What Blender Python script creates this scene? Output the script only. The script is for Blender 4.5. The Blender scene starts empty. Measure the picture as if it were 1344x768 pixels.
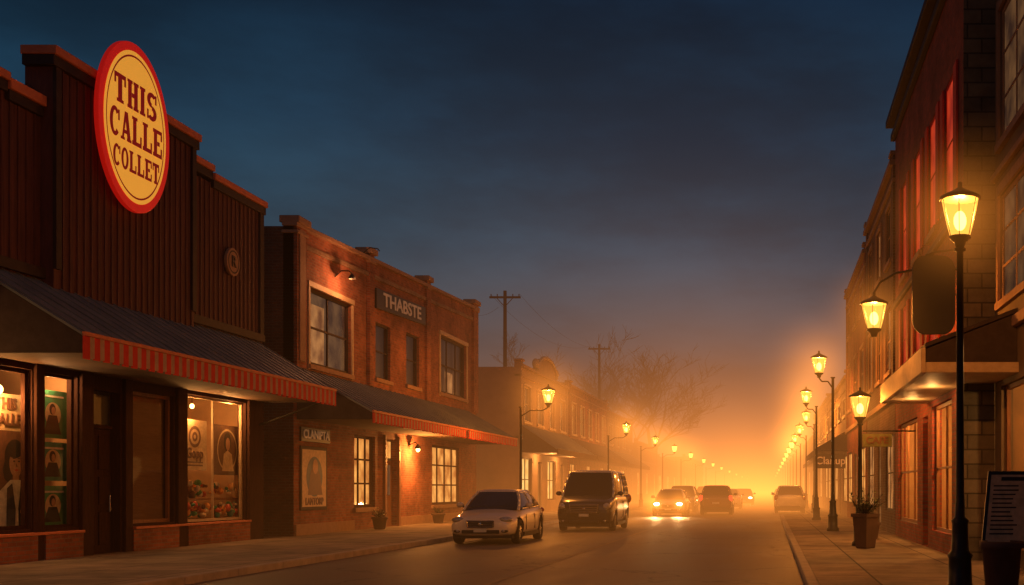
import bpy, bmesh, math, random
from mathutils import Vector, Matrix, Euler
random.seed(7)
scene = bpy.context.scene
COL = scene.collection

# ------------------------------------------------------------------ materials
MATS = {}
def nt_new(name):
    m = bpy.data.materials.new(name); m.use_nodes = True
    nt = m.node_tree; nt.nodes.clear()
    out = nt.nodes.new('ShaderNodeOutputMaterial')
    MATS[name] = m
    return m, nt, out
def N(nt, t, **kw):
    n = nt.nodes.new(t)
    for k, v in kw.items():
        if k.startswith('i_'):
            n.inputs[k[2:].replace('_', ' ')].default_value = v
        else:
            setattr(n, k, v)
    return n
def c4(c): return (c[0], c[1], c[2], 1)
def mat(name, c1, c2=None, scale=4, rough=.6, bump=0, bscale=None, metal=0, stretch=(1,1,1), coat=0, emit=None, es=0, r2=None, spec=.5):
    m, nt, out = nt_new(name)
    b = N(nt, 'ShaderNodeBsdfPrincipled')
    b.inputs['Roughness'].default_value = rough
    b.inputs['Metallic'].default_value = metal
    b.inputs['Coat Weight'].default_value = coat
    b.inputs['Specular IOR Level'].default_value = spec
    nt.links.new(b.outputs[0], out.inputs[0])
    if c2 is None: c2 = tuple(x*.75 for x in c1)
    tc = N(nt, 'ShaderNodeTexCoord'); mp = N(nt, 'ShaderNodeMapping'); mp.inputs['Scale'].default_value = stretch
    nt.links.new(tc.outputs['Object'], mp.inputs[0])
    no = N(nt, 'ShaderNodeTexNoise', i_Scale=scale, i_Detail=6.0, i_Roughness=.65)
    nt.links.new(mp.outputs[0], no.inputs['Vector'])
    r = N(nt, 'ShaderNodeValToRGB')
    r.color_ramp.elements[0].position = .3; r.color_ramp.elements[1].position = .7
    r.color_ramp.elements[0].color = c4(c2); r.color_ramp.elements[1].color = c4(c1)
    nt.links.new(no.outputs[0], r.inputs[0]); nt.links.new(r.outputs[0], b.inputs['Base Color'])
    if r2 is not None:
        mr = N(nt, 'ShaderNodeMapRange'); mr.inputs['From Min'].default_value=.3; mr.inputs['From Max'].default_value=.7
        mr.inputs['To Min'].default_value = rough; mr.inputs['To Max'].default_value = r2
        nt.links.new(no.outputs[0], mr.inputs[0]); nt.links.new(mr.outputs[0], b.inputs['Roughness'])
    if bump:
        n2 = N(nt, 'ShaderNodeTexNoise', i_Scale=bscale or scale*6, i_Detail=5.0)
        nt.links.new(mp.outputs[0], n2.inputs['Vector'])
        bp = N(nt, 'ShaderNodeBump', i_Strength=bump, i_Distance=.02)
        nt.links.new(n2.outputs[0], bp.inputs['Height']); nt.links.new(bp.outputs[0], b.inputs['Normal'])
    if emit:
        b.inputs['Emission Color'].default_value = c4(emit); b.inputs['Emission Strength'].default_value = es
    return m
def brick(name, ca, cb, mortar, bw=.24, bh=.085, ms=.012, rough=.85, bump=.6, off=.5, dirt=.5):
    m, nt, out = nt_new(name)
    b = N(nt, 'ShaderNodeBsdfPrincipled'); b.inputs['Roughness'].default_value = rough; b.inputs['Specular IOR Level'].default_value = .25
    nt.links.new(b.outputs[0], out.inputs[0])
    tc = N(nt, 'ShaderNodeTexCoord'); sp = N(nt, 'ShaderNodeSeparateXYZ'); cb_ = N(nt, 'ShaderNodeCombineXYZ')
    nt.links.new(tc.outputs['Object'], sp.inputs[0])
    ad = N(nt, 'ShaderNodeMath', operation='ADD')
    nt.links.new(sp.outputs[0], ad.inputs[0]); nt.links.new(sp.outputs[1], ad.inputs[1])
    if name.startswith('slab'):
        nt.links.new(sp.outputs[0], cb_.inputs[0]); nt.links.new(sp.outputs[1], cb_.inputs[1])
    else:
        nt.links.new(ad.outputs[0], cb_.inputs[0]); nt.links.new(sp.outputs[2], cb_.inputs[1])
    br = N(nt, 'ShaderNodeTexBrick', offset=off)
    br.inputs['Color1'].default_value = c4(ca); br.inputs['Color2'].default_value = c4(cb); br.inputs['Mortar'].default_value = c4(mortar)
    br.inputs['Scale'].default_value = 1; br.inputs['Mortar Size'].default_value = ms; br.inputs['Brick Width'].default_value = bw; br.inputs['Row Height'].default_value = bh
    br.inputs['Mortar Smooth'].default_value = .3
    nt.links.new(cb_.outputs[0], br.inputs[0])
    no = N(nt, 'ShaderNodeTexNoise', i_Scale=.9, i_Detail=8.0, i_Roughness=.7); nt.links.new(tc.outputs['Object'], no.inputs['Vector'])
    mr = N(nt, 'ShaderNodeMapRange'); mr.inputs['From Min'].default_value=.3; mr.inputs['From Max'].default_value=.7
    mr.inputs['To Min'].default_value = 1-dirt; mr.inputs['To Max'].default_value = 1.15
    nt.links.new(no.outputs[0], mr.inputs[0])
    mx = N(nt, 'ShaderNodeVectorMath', operation='SCALE')
    nt.links.new(br.outputs['Color'], mx.inputs[0]); nt.links.new(mr.outputs[0], mx.inputs['Scale'])
    nt.links.new(mx.outputs[0], b.inputs['Base Color'])
    bp = N(nt, 'ShaderNodeBump', i_Strength=bump, i_Distance=.01, invert=True)
    nt.links.new(br.outputs['Fac'], bp.inputs['Height']); nt.links.new(bp.outputs[0], b.inputs['Normal'])
    return m
def emis(name, col, s):
    m, nt, out = nt_new(name)
    e = N(nt, 'ShaderNodeEmission', i_Color=c4(col), i_Strength=s); nt.links.new(e.outputs[0], out.inputs[0]); return m
def litwin(name, ca, cb, s, sc=(1,1,1)):
    m, nt, out = nt_new(name)
    tc = N(nt, 'ShaderNodeTexCoord'); mp = N(nt, 'ShaderNodeMapping'); mp.inputs['Scale'].default_value = sc
    nt.links.new(tc.outputs['Object'], mp.inputs[0])
    no = N(nt, 'ShaderNodeTexNoise', i_Scale=1.6, i_Detail=3.0); nt.links.new(mp.outputs[0], no.inputs['Vector'])
    r = N(nt, 'ShaderNodeValToRGB'); r.color_ramp.elements[0].position=.35; r.color_ramp.elements[1].position=.68
    r.color_ramp.elements[0].color=c4(ca); r.color_ramp.elements[1].color=c4(cb)
    nt.links.new(no.outputs[0], r.inputs[0])
    e = N(nt, 'ShaderNodeEmission', i_Strength=s); nt.links.new(r.outputs[0], e.inputs[0])
    nt.links.new(e.outputs[0], out.inputs[0]); return m
def pane(name, tint, gl, rough=.03):
    m, nt, out = nt_new(name)
    t = N(nt, 'ShaderNodeBsdfTransparent', i_Color=c4(tint)); g = N(nt, 'ShaderNodeBsdfGlossy', i_Roughness=rough)
    mx = N(nt, 'ShaderNodeMixShader'); mx.inputs[0].default_value = gl
    nt.links.new(t.outputs[0], mx.inputs[1]); nt.links.new(g.outputs[0], mx.inputs[2]); nt.links.new(mx.outputs[0], out.inputs[0]); return m
def lampglass(name, col, s, tr=.5):
    m, nt, out = nt_new(name)
    t = N(nt, 'ShaderNodeBsdfTransparent', i_Color=(1,.9,.7,1)); e = N(nt, 'ShaderNodeEmission', i_Color=c4(col), i_Strength=s)
    mx = N(nt, 'ShaderNodeMixShader'); mx.inputs[0].default_value = 1-tr
    nt.links.new(t.outputs[0], mx.inputs[1]); nt.links.new(e.outputs[0], mx.inputs[2]); nt.links.new(mx.outputs[0], out.inputs[0]); return m

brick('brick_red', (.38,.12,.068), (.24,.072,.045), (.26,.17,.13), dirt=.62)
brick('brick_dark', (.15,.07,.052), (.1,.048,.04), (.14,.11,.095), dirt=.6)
brick('brick_wine', (.34,.06,.04), (.22,.042,.035), (.17,.09,.08), dirt=.6)
brick('brick_tan', (.34,.2,.13), (.25,.145,.09), (.3,.24,.18), dirt=.6)
brick('stone_block', (.23,.19,.14), (.15,.13,.1), (.08,.07,.06), bw=.55, bh=.28, ms=.018, dirt=.6)
brick('slab_concrete', (.33,.25,.19), (.25,.2,.155), (.08,.07,.06), bw=1.6, bh=1.6, ms=.02, bump=.5, off=0, dirt=.6)
mat('siding', (.13,.05,.045), (.055,.023,.023), 3, .75, .5, 20, stretch=(1,4,.25), spec=.2)
mat('trim_rust', (.62,.19,.095), (.44,.135,.07), 5, .65, .2, spec=.25)
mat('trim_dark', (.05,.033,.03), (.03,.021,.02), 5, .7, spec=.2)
mat('trim_cream', (.5,.38,.25), (.36,.27,.18), 5, .6, .2)
mat('trim_stone', (.36,.22,.15), (.26,.16,.11), 5, .75, .3, spec=.2)
mat('stucco_tan', (.34,.22,.15), (.25,.16,.11), 1.2, .85, .4, 30)
mat('stucco_olive', (.19,.135,.085), (.13,.095,.06), 1.2, .85, .4, 30)
mat('metal_roof', (.19,.22,.25), (.11,.135,.16), 1.3, .5, .12, 9, metal=.25, r2=.7)
mat('soffit', (.14,.085,.06), None, 4, .85, spec=.2)
mat('awning_red', (.62,.05,.03), (.48,.035,.022), 5, .85, spec=.2)
mat('awning_beige', (.47,.33,.25), (.36,.24,.18), 5, .85, spec=.2)
mat('awning_dark', (.06,.045,.045), (.04,.03,.03), 5, .85, spec=.2)
mat('wood_dark', (.065,.028,.02), (.035,.016,.012), 6, .9, .3, stretch=(3,3,.5), spec=.12)
mat('wood_mid', (.28,.12,.055), (.18,.075,.035), 6, .6, .2, stretch=(3,3,.5), spec=.3)
mat('iron_black', (.018,.017,.017), (.03,.028,.026), 8, .42, .1, metal=.3)
mat('sign_black', (.02,.018,.018), None, 6, .5)
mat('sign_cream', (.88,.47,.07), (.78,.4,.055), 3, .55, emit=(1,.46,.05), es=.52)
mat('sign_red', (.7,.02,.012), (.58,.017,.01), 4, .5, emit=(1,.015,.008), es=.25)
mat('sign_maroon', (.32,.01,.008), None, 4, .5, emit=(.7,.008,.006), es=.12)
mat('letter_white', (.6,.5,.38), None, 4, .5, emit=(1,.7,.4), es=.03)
mat('interior', (.42,.25,.13), (.3,.18,.1), 1.5, .8)
mat('blind', (.22,.12,.065), (.15,.085,.05), 3, .85, stretch=(1,1,12), spec=.2)
for n_, c_ in dict(p_cream=(.7,.5,.3), p_teal=(.04,.26,.2), p_green=(.06,.3,.13), p_olive=(.16,.17,.07), p_brown=(.16,.07,.04), p_black=(.02,.015,.015),
                   p_red=(.5,.06,.03), p_skin=(.5,.26,.15), p_white=(.7,.62,.52), p_orange=(.7,.28,.06), p_blue=(.06,.12,.2)).items():
    mat(n_, c_, tuple(x*.6 for x in c_), 9, .6)
mat('terracotta', (.09,.05,.04), None, 6, .8, .2)
mat('soil', (.03,.02,.015), None, 30, .95)
mat('leaf', (.06,.08,.03), (.035,.045,.02), 12, .6)
mat('bark', (.04,.033,.03), None, 10, .95, spec=.1)
mat('pole_wood', (.06,.045,.04), None, 6, .9, spec=.1)
mat('tyre', (.015,.015,.015), None, 20, .85)
mat('alloy', (.42,.4,.38), None, 10, .3, metal=.9)
mat('chrome', (.7,.68,.65), None, 10, .15, metal=1)
mat('car_dark', (.01,.01,.01), None, 10, .5)
mat('car_glass', (.012,.014,.017), None, 5, .05, coat=.5)
mat('paint_champagne', (.7,.6,.49), (.64,.55,.44), 2, .35, metal=.1, coat=1)
mat('paint_charcoal', (.035,.033,.035), None, 2, .25, metal=.3, coat=1)
mat('paint_silver', (.5,.49,.47), None, 2, .3, metal=.3, coat=1)
mat('paint_brown', (.12,.05,.03), None, 2, .3, metal=.3, coat=1)
mat('lens_off', (.55,.53,.5), (.3,.3,.3), 14, .1, metal=.4, coat=1)
mat('plate', (.5,.5,.48), None, 10, .5)
mat('roof_tar', (.04,.04,.042), None, 2, .9)
mat('red_glow_paint', (.6,.06,.035), (.45,.045,.028), 5, .7, .2, spec=.2)  # paint colour stands in for red window light
emis('head_on', (1,.72,.33), 22)
emis('tail_on', (1,.05,.02), 1.6)
mat('tail_off', (.25,.02,.015), None, 8, .2, coat=1)
emis('bulb', (1,.56,.15), 14)
pane('glass', (.93,.95,.95), .06)
pane('glass_dim', (.85,.87,.9), .12)
lampglass('lantern_glass', (1,.42,.06), 1.8, .3)
lampglass('lantern_far', (1,.43,.065), 4.5, .0)
mat('win_dark', (.02,.022,.03), (.05,.05,.06), 1.2, .35)
litwin('win_amber', (.42,.12,.022), (1,.42,.09), 1.2)
litwin('win_warm', (.22,.07,.022), (.75,.3,.085), .8)
litwin('win_dusk', (.09,.04,.024), (.36,.16,.06), .45)
litwin('win_red', (.45,.03,.012), (.9,.07,.02), .75)
litwin('win_bright', (.8,.36,.07), (1,.6,.18), 1.25)

# asphalt
m, nt, out = nt_new('asphalt')
b = N(nt, 'ShaderNodeBsdfPrincipled'); nt.links.new(b.outputs[0], out.inputs[0]); b.inputs['Specular IOR Level'].default_value=.35
tc = N(nt, 'ShaderNodeTexCoord')
mp = N(nt, 'ShaderNodeMapping'); mp.inputs['Scale'].default_value=(1,.18,1); nt.links.new(tc.outputs['Object'], mp.inputs[0])
n1 = N(nt, 'ShaderNodeTexNoise', i_Scale=.9, i_Detail=7.0, i_Roughness=.65); nt.links.new(mp.outputs[0], n1.inputs['Vector'])
n2 = N(nt, 'ShaderNodeTexNoise', i_Scale=60.0, i_Detail=3.0); nt.links.new(tc.outputs['Object'], n2.inputs['Vector'])
vo = N(nt, 'ShaderNodeTexVoronoi', feature='DISTANCE_TO_EDGE', i_Scale=.22)
nz = N(nt, 'ShaderNodeTexNoise', i_Scale=1.3, i_Detail=5.0); nt.links.new(tc.outputs['Object'], nz.inputs['Vector'])
vm = N(nt, 'ShaderNodeVectorMath', operation='ADD'); nt.links.new(tc.outputs['Object'], vm.inputs[0])
vs = N(nt, 'ShaderNodeVectorMath', operation='SCALE'); vs.inputs['Scale'].default_value = 1.6; nt.links.new(nz.outputs['Color'], vs.inputs[0])
nt.links.new(vs.outputs[0], vm.inputs[1]); nt.links.new(vm.outputs[0], vo.inputs['Vector'])
cr = N(nt, 'ShaderNodeMapRange'); cr.inputs['From Max'].default_value=.012; cr.inputs['To Min'].default_value=.4; nt.links.new(vo.outputs[0], cr.inputs[0])
r = N(nt, 'ShaderNodeValToRGB'); r.color_ramp.elements[0].position=.3; r.color_ramp.elements[1].position=.72
r.color_ramp.elements[0].color=(.08,.064,.05,1); r.color_ramp.elements[1].color=(.17,.132,.1,1)
nt.links.new(n1.outputs[0], r.inputs[0])
g1 = N(nt, 'ShaderNodeVectorMath', operation='SCALE'); nt.links.new(r.outputs[0], g1.inputs[0]); nt.links.new(cr.outputs[0], g1.inputs['Scale'])
g2 = N(nt, 'ShaderNodeMapRange'); g2.inputs['From Min'].default_value=.3; g2.inputs['From Max'].default_value=.7; g2.inputs['To Min'].default_value=.65; g2.inputs['To Max'].default_value=1.4
nt.links.new(n2.outputs[0], g2.inputs[0])
g3 = N(nt, 'ShaderNodeVectorMath', operation='SCALE'); nt.links.new(g1.outputs[0], g3.inputs[0]); nt.links.new(g2.outputs[0], g3.inputs['Scale'])
nt.links.new(g3.outputs[0], b.inputs['Base Color'])
rr_ = N(nt, 'ShaderNodeMapRange'); rr_.inputs['From Min'].default_value=.3; rr_.inputs['From Max'].default_value=.7; rr_.inputs['To Min'].default_value=.48; rr_.inputs['To Max'].default_value=.72
nt.links.new(n1.outputs[0], rr_.inputs[0]); nt.links.new(rr_.outputs[0], b.inputs['Roughness'])
bp = N(nt, 'ShaderNodeBump', i_Strength=.5, i_Distance=.01); nt.links.new(n2.outputs[0], bp.inputs['Height']); nt.links.new(bp.outputs[0], b.inputs['Normal'])
mat('road_paint', (.26,.18,.09), (.12,.095,.07), 3.5, .7)
mat('kerb_stone', (.38,.3,.24), (.24,.2,.165), 3, .8, .3)
mat('ground_dirt', (.07,.06,.05), (.05,.045,.04), .5, .95)

# ------------------------------------------------------------------ mesh helpers
class MB:
    def __init__(s): s.v=[]; s.f=[]
    def add(s, vs, fs):
        o=len(s.v); s.v += [tuple(v) for v in vs]; s.f += [tuple(i+o for i in f) for f in fs]
    def box(s,x0,x1,y0,y1,z0,z1):
        s.add([(x0,y0,z0),(x1,y0,z0),(x1,y1,z0),(x0,y1,z0),(x0,y0,z1),(x1,y0,z1),(x1,y1,z1),(x0,y1,z1)],
              [(0,3,2,1),(4,5,6,7),(0,1,5,4),(1,2,6,5),(2,3,7,6),(3,0,4,7)])
    def poly(s,pts): s.add(pts,[tuple(range(len(pts)))])
    def prism(s,pts,off):
        n=len(pts); off=Vector(off); q=[tuple(Vector(p)+off) for p in pts]
        s.add(list(pts)+q, [tuple(range(n))[::-1], tuple(range(n,2*n))]+[(i,(i+1)%n,n+(i+1)%n,n+i) for i in range(n)])
    def beam(s,p,q,r,r2=None,n=8):
        p=Vector(p);q=Vector(q); r2=r if r2 is None else r2
        d=(q-p).normalized(); a=d.orthogonal().normalized(); bb=d.cross(a)
        vs=[]
        for c,rr in ((p,r),(q,r2)):
            for i in range(n):
                t=2*math.pi*i/n; vs.append(c+a*math.cos(t)*rr+bb*math.sin(t)*rr)
        s.add(vs,[(i,(i+1)%n,n+(i+1)%n,n+i) for i in range(n)]+[tuple(range(n))[::-1],tuple(range(n,2*n))])
    def path(s,pts,r,n=8):
        for a,b_ in zip(pts,pts[1:]): s.beam(a,b_,r,n=n)
    def lathe(s,c,prof,n=24,axis='z'):
        vs=[];fs=[]
        for (r,h) in prof:
            for i in range(n):
                t=2*math.pi*i/n
                if axis=='z': vs.append((c[0]+r*math.cos(t),c[1]+r*math.sin(t),c[2]+h))
                else: vs.append((c[0]+h,c[1]+r*math.cos(t),c[2]+r*math.sin(t)))
        for k in range(len(prof)-1):
            for i in range(n): fs.append((k*n+i,k*n+(i+1)%n,(k+1)*n+(i+1)%n,(k+1)*n+i))
        s.add(vs,fs)
    def ell(s,c,rx,ry,rz,n=12,m=8):
        vs=[];fs=[]
        for k in range(m+1):
            ph=math.pi*k/m
            for i in range(n):
                t=2*math.pi*i/n; vs.append((c[0]+rx*math.sin(ph)*math.cos(t),c[1]+ry*math.sin(ph)*math.sin(t),c[2]+rz*math.cos(ph)))
        for k in range(m):
            for i in range(n): fs.append((k*n+i,(k+1)*n+i,(k+1)*n+(i+1)%n,k*n+(i+1)%n))
        s.add(vs,fs)
    def ring_yz(s,x,cy,cz,ry,rz,iy,iz,a0=0,a1=360,n=40,thick=.02):
        for k in range(n):
            t0=math.radians(a0+(a1-a0)*k/n);t1=math.radians(a0+(a1-a0)*(k+1)/n)
            P=[(x,cy+ry*math.cos(t0),cz+rz*math.sin(t0)),(x,cy+ry*math.cos(t1),cz+rz*math.sin(t1)),
               (x,cy+iy*math.cos(t1),cz+iz*math.sin(t1)),(x,cy+iy*math.cos(t0),cz+iz*math.sin(t0))]
            s.poly(P)
    def disc_yz(s,x,cy,cz,ry,rz,n=40,thick=0,a0=0,a1=360):
        P=[(x,cy+ry*math.cos(math.radians(a0+(a1-a0)*k/n)),cz+rz*math.sin(math.radians(a0+(a1-a0)*k/n))) for k in range(n)]
        if thick: s.prism(P,(-thick,0,0))
        else: s.poly(P)
    def rect_yz(s,x,y0,y1,z0,z1): s.poly([(x,y0,z0),(x,y1,z0),(x,y1,z1),(x,y0,z1)])

def mkobj(name, mb, mat_, smooth=False, bevel=0):
    me=bpy.data.meshes.new(name); me.from_pydata(mb.v,[],mb.f); me.update()
    me.materials.append(MATS[mat_] if isinstance(mat_,str) else mat_)
    if smooth:
        for p in me.polygons: p.use_smooth=True
    o=bpy.data.objects.new(name,me); COL.objects.link(o)
    if bevel:
        bm=o.modifiers.new('bev','BEVEL'); bm.width=bevel; bm.segments=2; bm.limit_method='ANGLE'
    return o
class G:
    """one real-world object: an empty with named parts"""
    def __init__(s,name,loc=(0,0,0),rot=0,local=False):
        s.e=bpy.data.objects.new(name,None); COL.objects.link(s.e); s.e.location=loc; s.e.rotation_euler=(0,0,rot)
        s.e.empty_display_size=.3
        s.local=local; s.inv=Matrix.Identity(4) if local else Matrix.Translation(-Vector(loc)); s.parts={}
    def p(s,part,m,smooth=False,bevel=0):
        if part not in s.parts: s.parts[part]=(MB(),m,smooth,bevel)
        return s.parts[part][0]
    def att(s,o):
        o.parent=s.e; o.matrix_parent_inverse=s.inv.copy(); return o
    def done(s):
        for k,(mb,m,sm,bv) in s.parts.items():
            if mb.f: s.att(mkobj(k,mb,m,sm,bv))
        return s
    def light(s,name,loc,e,col=(1,.5,.16),r=.06,kind='POINT',rot=None,ang=90,blend=.6):
        l=bpy.data.lights.new(name,kind); l.energy=e; l.color=col; l.shadow_soft_size=r
        if kind=='SPOT': l.spot_size=math.radians(ang); l.spot_blend=blend
        o=bpy.data.objects.new(name,l); COL.objects.link(o); o.location=loc
        if rot: o.rotation_euler=rot
        s.att(o)
    def text(s,name,body,loc,size,m,rot=(math.pi/2,0,math.pi/2),off=.008,ext=.01,sx=1):
        c=bpy.data.curves.new(name,'FONT'); c.body=body; c.size=size; c.align_x='CENTER'; c.align_y='CENTER'; c.extrude=ext; c.offset=off
        c.materials.append(MATS[m]); o=bpy.data.objects.new(name,c); COL.objects.link(o); o.location=loc; o.rotation_euler=rot; o.scale=(sx,1,1)
        s.att(o)

# ------------------------------------------------------------------ architecture helpers
def facade(mb,X,d,y0,y1,z0,z1,holes,depth=.22):
    ys=sorted({y0,y1,*[h[0] for h in holes],*[h[1] for h in holes]}); zs=sorted({z0,z1,*[h[2] for h in holes],*[h[3] for h in holes]})
    for a,b_ in zip(ys,ys[1:]):
        for c,e in zip(zs,zs[1:]):
            my,mz=(a+b_)/2,(c+e)/2
            if any(h[0]<my<h[1] and h[2]<mz<h[3] for h in holes): continue
            mb.rect_yz(X,a,b_,c,e)
    B=X-d*depth
    for (a,b_,c,e) in holes:
        mb.poly([(X,a,c),(B,a,c),(B,a,e),(X,a,e)]); mb.poly([(X,b_,c),(B,b_,c),(B,b_,e),(X,b_,e)])
        mb.poly([(X,a,c),(B,a,c),(B,b_,c),(X,b_,c)]); mb.poly([(X,a,e),(B,a,e),(B,b_,e),(X,b_,e)])
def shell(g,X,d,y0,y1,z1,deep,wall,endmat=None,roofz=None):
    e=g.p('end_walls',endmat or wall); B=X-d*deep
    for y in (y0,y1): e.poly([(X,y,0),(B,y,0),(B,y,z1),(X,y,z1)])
    e.poly([(B,y0,0),(B,y1,0),(B,y1,z1),(B,y0,z1)])
    rz=roofz or z1-.5
    g.p('flat_roof','roof_tar').poly([(X,y0,rz),(B,y0,rz),(B,y1,rz),(X,y1,rz)])
def window(g,X,d,y0,y1,z0,z1,nv=1,nh=1,fill=None,frame='trim_cream',fw=.07,sill=True,surround=0,glass='glass',rec=1):
    f=g.p('window_frames_'+frame,frame); xa=X-d*.09*rec; xb=X-d*.16*rec; lo,hi=min(xa,xb),max(xa,xb)
    f.box(lo,hi,y0,y0+fw,z0,z1); f.box(lo,hi,y1-fw,y1,z0,z1)
    f.box(lo,hi,y0+fw,y1-fw,z0,z0+fw); f.box(lo,hi,y0+fw,y1-fw,z1-fw,z1)
    t=fw*.3; ii=.01*rec
    for i in range(1,nv+1):
        yy=y0+(y1-y0)*i/(nv+1); f.box(lo+ii,hi-ii,yy-t,yy+t,z0+fw,z1-fw)
    for i in range(1,nh+1):
        zz=z0+(z1-z0)*i/(nh+1); f.box(lo+ii*1.3,hi-ii*1.3,y0+fw,y1-fw,zz-t,zz+t)
    g.p('window_'+glass,glass).rect_yz(X-d*.125*rec,y0+fw*.5,y1-fw*.5,z0+fw*.5,z1-fw*.5)
    if fill: g.p('window_backing_'+fill,fill).rect_yz(X-d*.215*rec,y0,y1,z0,z1)
    xo=X+d*.09; lo,hi=min(X-d*.05*rec,xo),max(X-d*.05*rec,xo)
    if sill: g.p('window_sills',frame if surround else 'trim_stone').box(lo,hi,y0-.1,y1+.1,z0-.14,z0-.002)
    if surround:
        s_=g.p('window_surrounds',frame); xo=X+d*.05; lo,hi=min(X-d*.02,xo),max(X-d*.02,xo)
        s_.box(lo,hi,y0-surround,y0-.002,z0-.001,z1); s_.box(lo,hi,y1+.002,y1+surround,z0-.001,z1); s_.box(lo,hi,y0-surround,y1+surround,z1+.002,z1+surround*1.3)
def awning(g,Xw,Xo,y0,y1,zt,zf,zb,top='metal_roof',stripes=True,seam=.45):
    d=1 if Xo>Xw else -1
    a=g.p('awning_roof',top); n=(0,0,-.05)
    a.prism([(Xw,y0,zt),(Xo,y0,zf),(Xo,y1,zf),(Xw,y1,zt)],n)
    y=y0+.1
    while y<y1 and seam:
        a.prism([(Xw,y,zt+.03),(Xo,y,zf+.03),(Xo,y+.035,zf+.03),(Xw,y+.035,zt+.03)],(0,0,-.04)); y+=seam
    so=g.p('awning_soffit','soffit'); so.poly([(Xw,y0,zb+.12),(Xo-d*.03,y0,zb+.12),(Xo-d*.03,y1,zb+.12),(Xw,y1,zb+.12)])
    for yy in (y0+.01,y1-.01):
        g.p('awning_ends','awning_dark').poly([(Xw,yy,zt-.06),(Xo,yy,zf-.06),(Xo,yy,zb+.1),(Xw,yy,zb+.1)])
    if stripes:
        k=0;y=y0
        while y<y1-.01:
            w_=.17 if k%2==0 else .13
            e=min(y+w_,y1)
            mb=g.p('valance_red' if k%2==0 else 'valance_beige','awning_red' if k%2==0 else 'awning_beige')
            x1=Xo+d*.03; dz=.03*(k%2); mb.box(min(Xo,x1),max(Xo,x1),y,e,zb+dz+random.uniform(-.008,.008),zf-.055); y=e;k+=1
        g.p('valance_trim','trim_rust').box(min(Xo-d*.01,Xo+d*.05),max(Xo-d*.01,Xo+d*.05),y0,y1,zf-.05,zf+.02)
    else:
        x1=Xo+d*.04; g.p('awning_fascia','awning_dark').box(min(Xo,x1),max(Xo,x1),y0,y1,zb,zf+.0)
def room(g,X,d,y0,y1,z0,z1,deep,m='interior'):
    r_=g.p('interior_walls',m); A=X-d*.22; B=X-d*deep
    r_.poly([(B,y0,z0),(B,y1,z0),(B,y1,z1),(B,y0,z1)])
    for y in (y0,y1): r_.poly([(A,y,z0),(B,y,z0),(B,y,z1),(A,y,z1)])
    for z in (z0,z1): r_.poly([(A,y0,z),(B,y0,z),(B,y1,z),(A,y1,z)])

# slab-serif letters ---------------------------------------------------------
RECT={'T':[(.32,.68,0,1),(0,1,.84,1),(0,.16,.62,.84),(.84,1,.62,.84),(.2,.8,0,.12)],
 'H':[(.07,.4,0,1),(.6,.93,0,1),(.4,.6,.42,.58),(0,.47,0,.11),(.53,1,0,.11),(0,.47,.89,1),(.53,1,.89,1)],
 'I':[(.16,.84,0,1),(0,1,0,.11),(0,1,.89,1)],
 'L':[(.1,.46,0,1),(0,.57,.89,1),(0,1,0,.15),(.83,1,.15,.4)],
 'E':[(.1,.46,0,1),(0,1,0,.14),(0,1,.86,1),(.46,.74,.42,.58),(.83,1,.14,.36),(.83,1,.64,.86)],
 'A':[(.24,.78,.24,.37),(-.04,.38,0,.1),(.58,1.06,0,.1)],
 'C':[(.82,.98,.58,.95)],'S':[(.8,.95,.64,.98),(.05,.2,.02,.36)],'O':[]}
def slab_word(mb,word,X,cy,cz,W,H,gap=.1):
    wid=[.5 if c=='I' else 1 for c in word]; tot=sum(wid)+gap*(len(word)-1); u=W/tot; y=cy-W/2; k=0
    for c,w in zip(word,wid):
        lw=w*u; z=cz-H/2
        def R(a,b_,c_,e):
            nonlocal k; k+=1; mb.rect_yz(X+k*.0007,y+a*lw,y+b_*lw,z+c_*H,z+e*H)
        def PL(pts):
            nonlocal k; k+=1; mb.poly([(X+k*.0007,y+a*lw,z+b_*H) for a,b_ in pts])
        for r_ in RECT[c]: R(*r_)
        if c=='A': PL([(.36,1),(.56,1),(.26,0),(.06,0)]); PL([(.36,1.01),(.68,1.01),(1.0,0),(.64,0)])
        if c in 'OC':
            k+=1; a0,a1=(0,360) if c=='O' else (42,318)
            mb.ring_yz(X+k*.0007,y+.5*lw,z+.5*H,.5*lw,.51*H,.2*lw,.36*H,a0,a1)
        if c=='S':
            k+=1; mb.ring_yz(X+k*.0007,y+.5*lw,z+.735*H,.45*lw,.275*H,.14*lw,.11*H,35,268)
            k+=1; mb.ring_yz(X+k*.0007,y+.5*lw,z+.265*H,.45*lw,.275*H,.14*lw,.11*H,-145,92)
        y+=lw+gap*u

# ------------------------------------------------------------------ ground
def sheet(name,x0,x1,y0,y1,z,m):
    mb=MB(); mb.poly([(x0,y0,z),(x1,y0,z),(x1,y1,z),(x0,y1,z)]); return mkobj(name,mb,m)
sheet('ground',-1500,1500,-200,2500,-.01,'ground_dirt')
sheet('road',-9.2,2.3,-30,900,0.0,'asphalt')
g=G('road_markings'); l=g.p('centre_line','road_paint')
l.poly([(-4.42,2,.006),(-4.34,2,.006),(-4.34,400,.006),(-4.42,400,.006)])
g.done()
KL=-9.1
g=G('pavement',(-11,30,0))
s=g.p('slabs','slab_concrete'); 
s.poly([(KL-.17,-20,.125),(-14.6,-20,.125),(-14.6,900,.125),(KL-.17,900,.125)])
k=g.p('kerb','kerb_stone',bevel=.02); 
y=-20
while y<300: k.box(KL-.17,KL,y,y+1.795,-.02,.13); y+=1.8
k.box(KL-.17,KL,y,900,-.02,.13)
g.done()
g=G('pavement',(2,30,0))
s=g.p('slabs','slab_concrete')
s.poly([(.55+.17,-20,.125),(5,-20,.125),(5,60,.125),(.55+.17,60,.125)])
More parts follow.
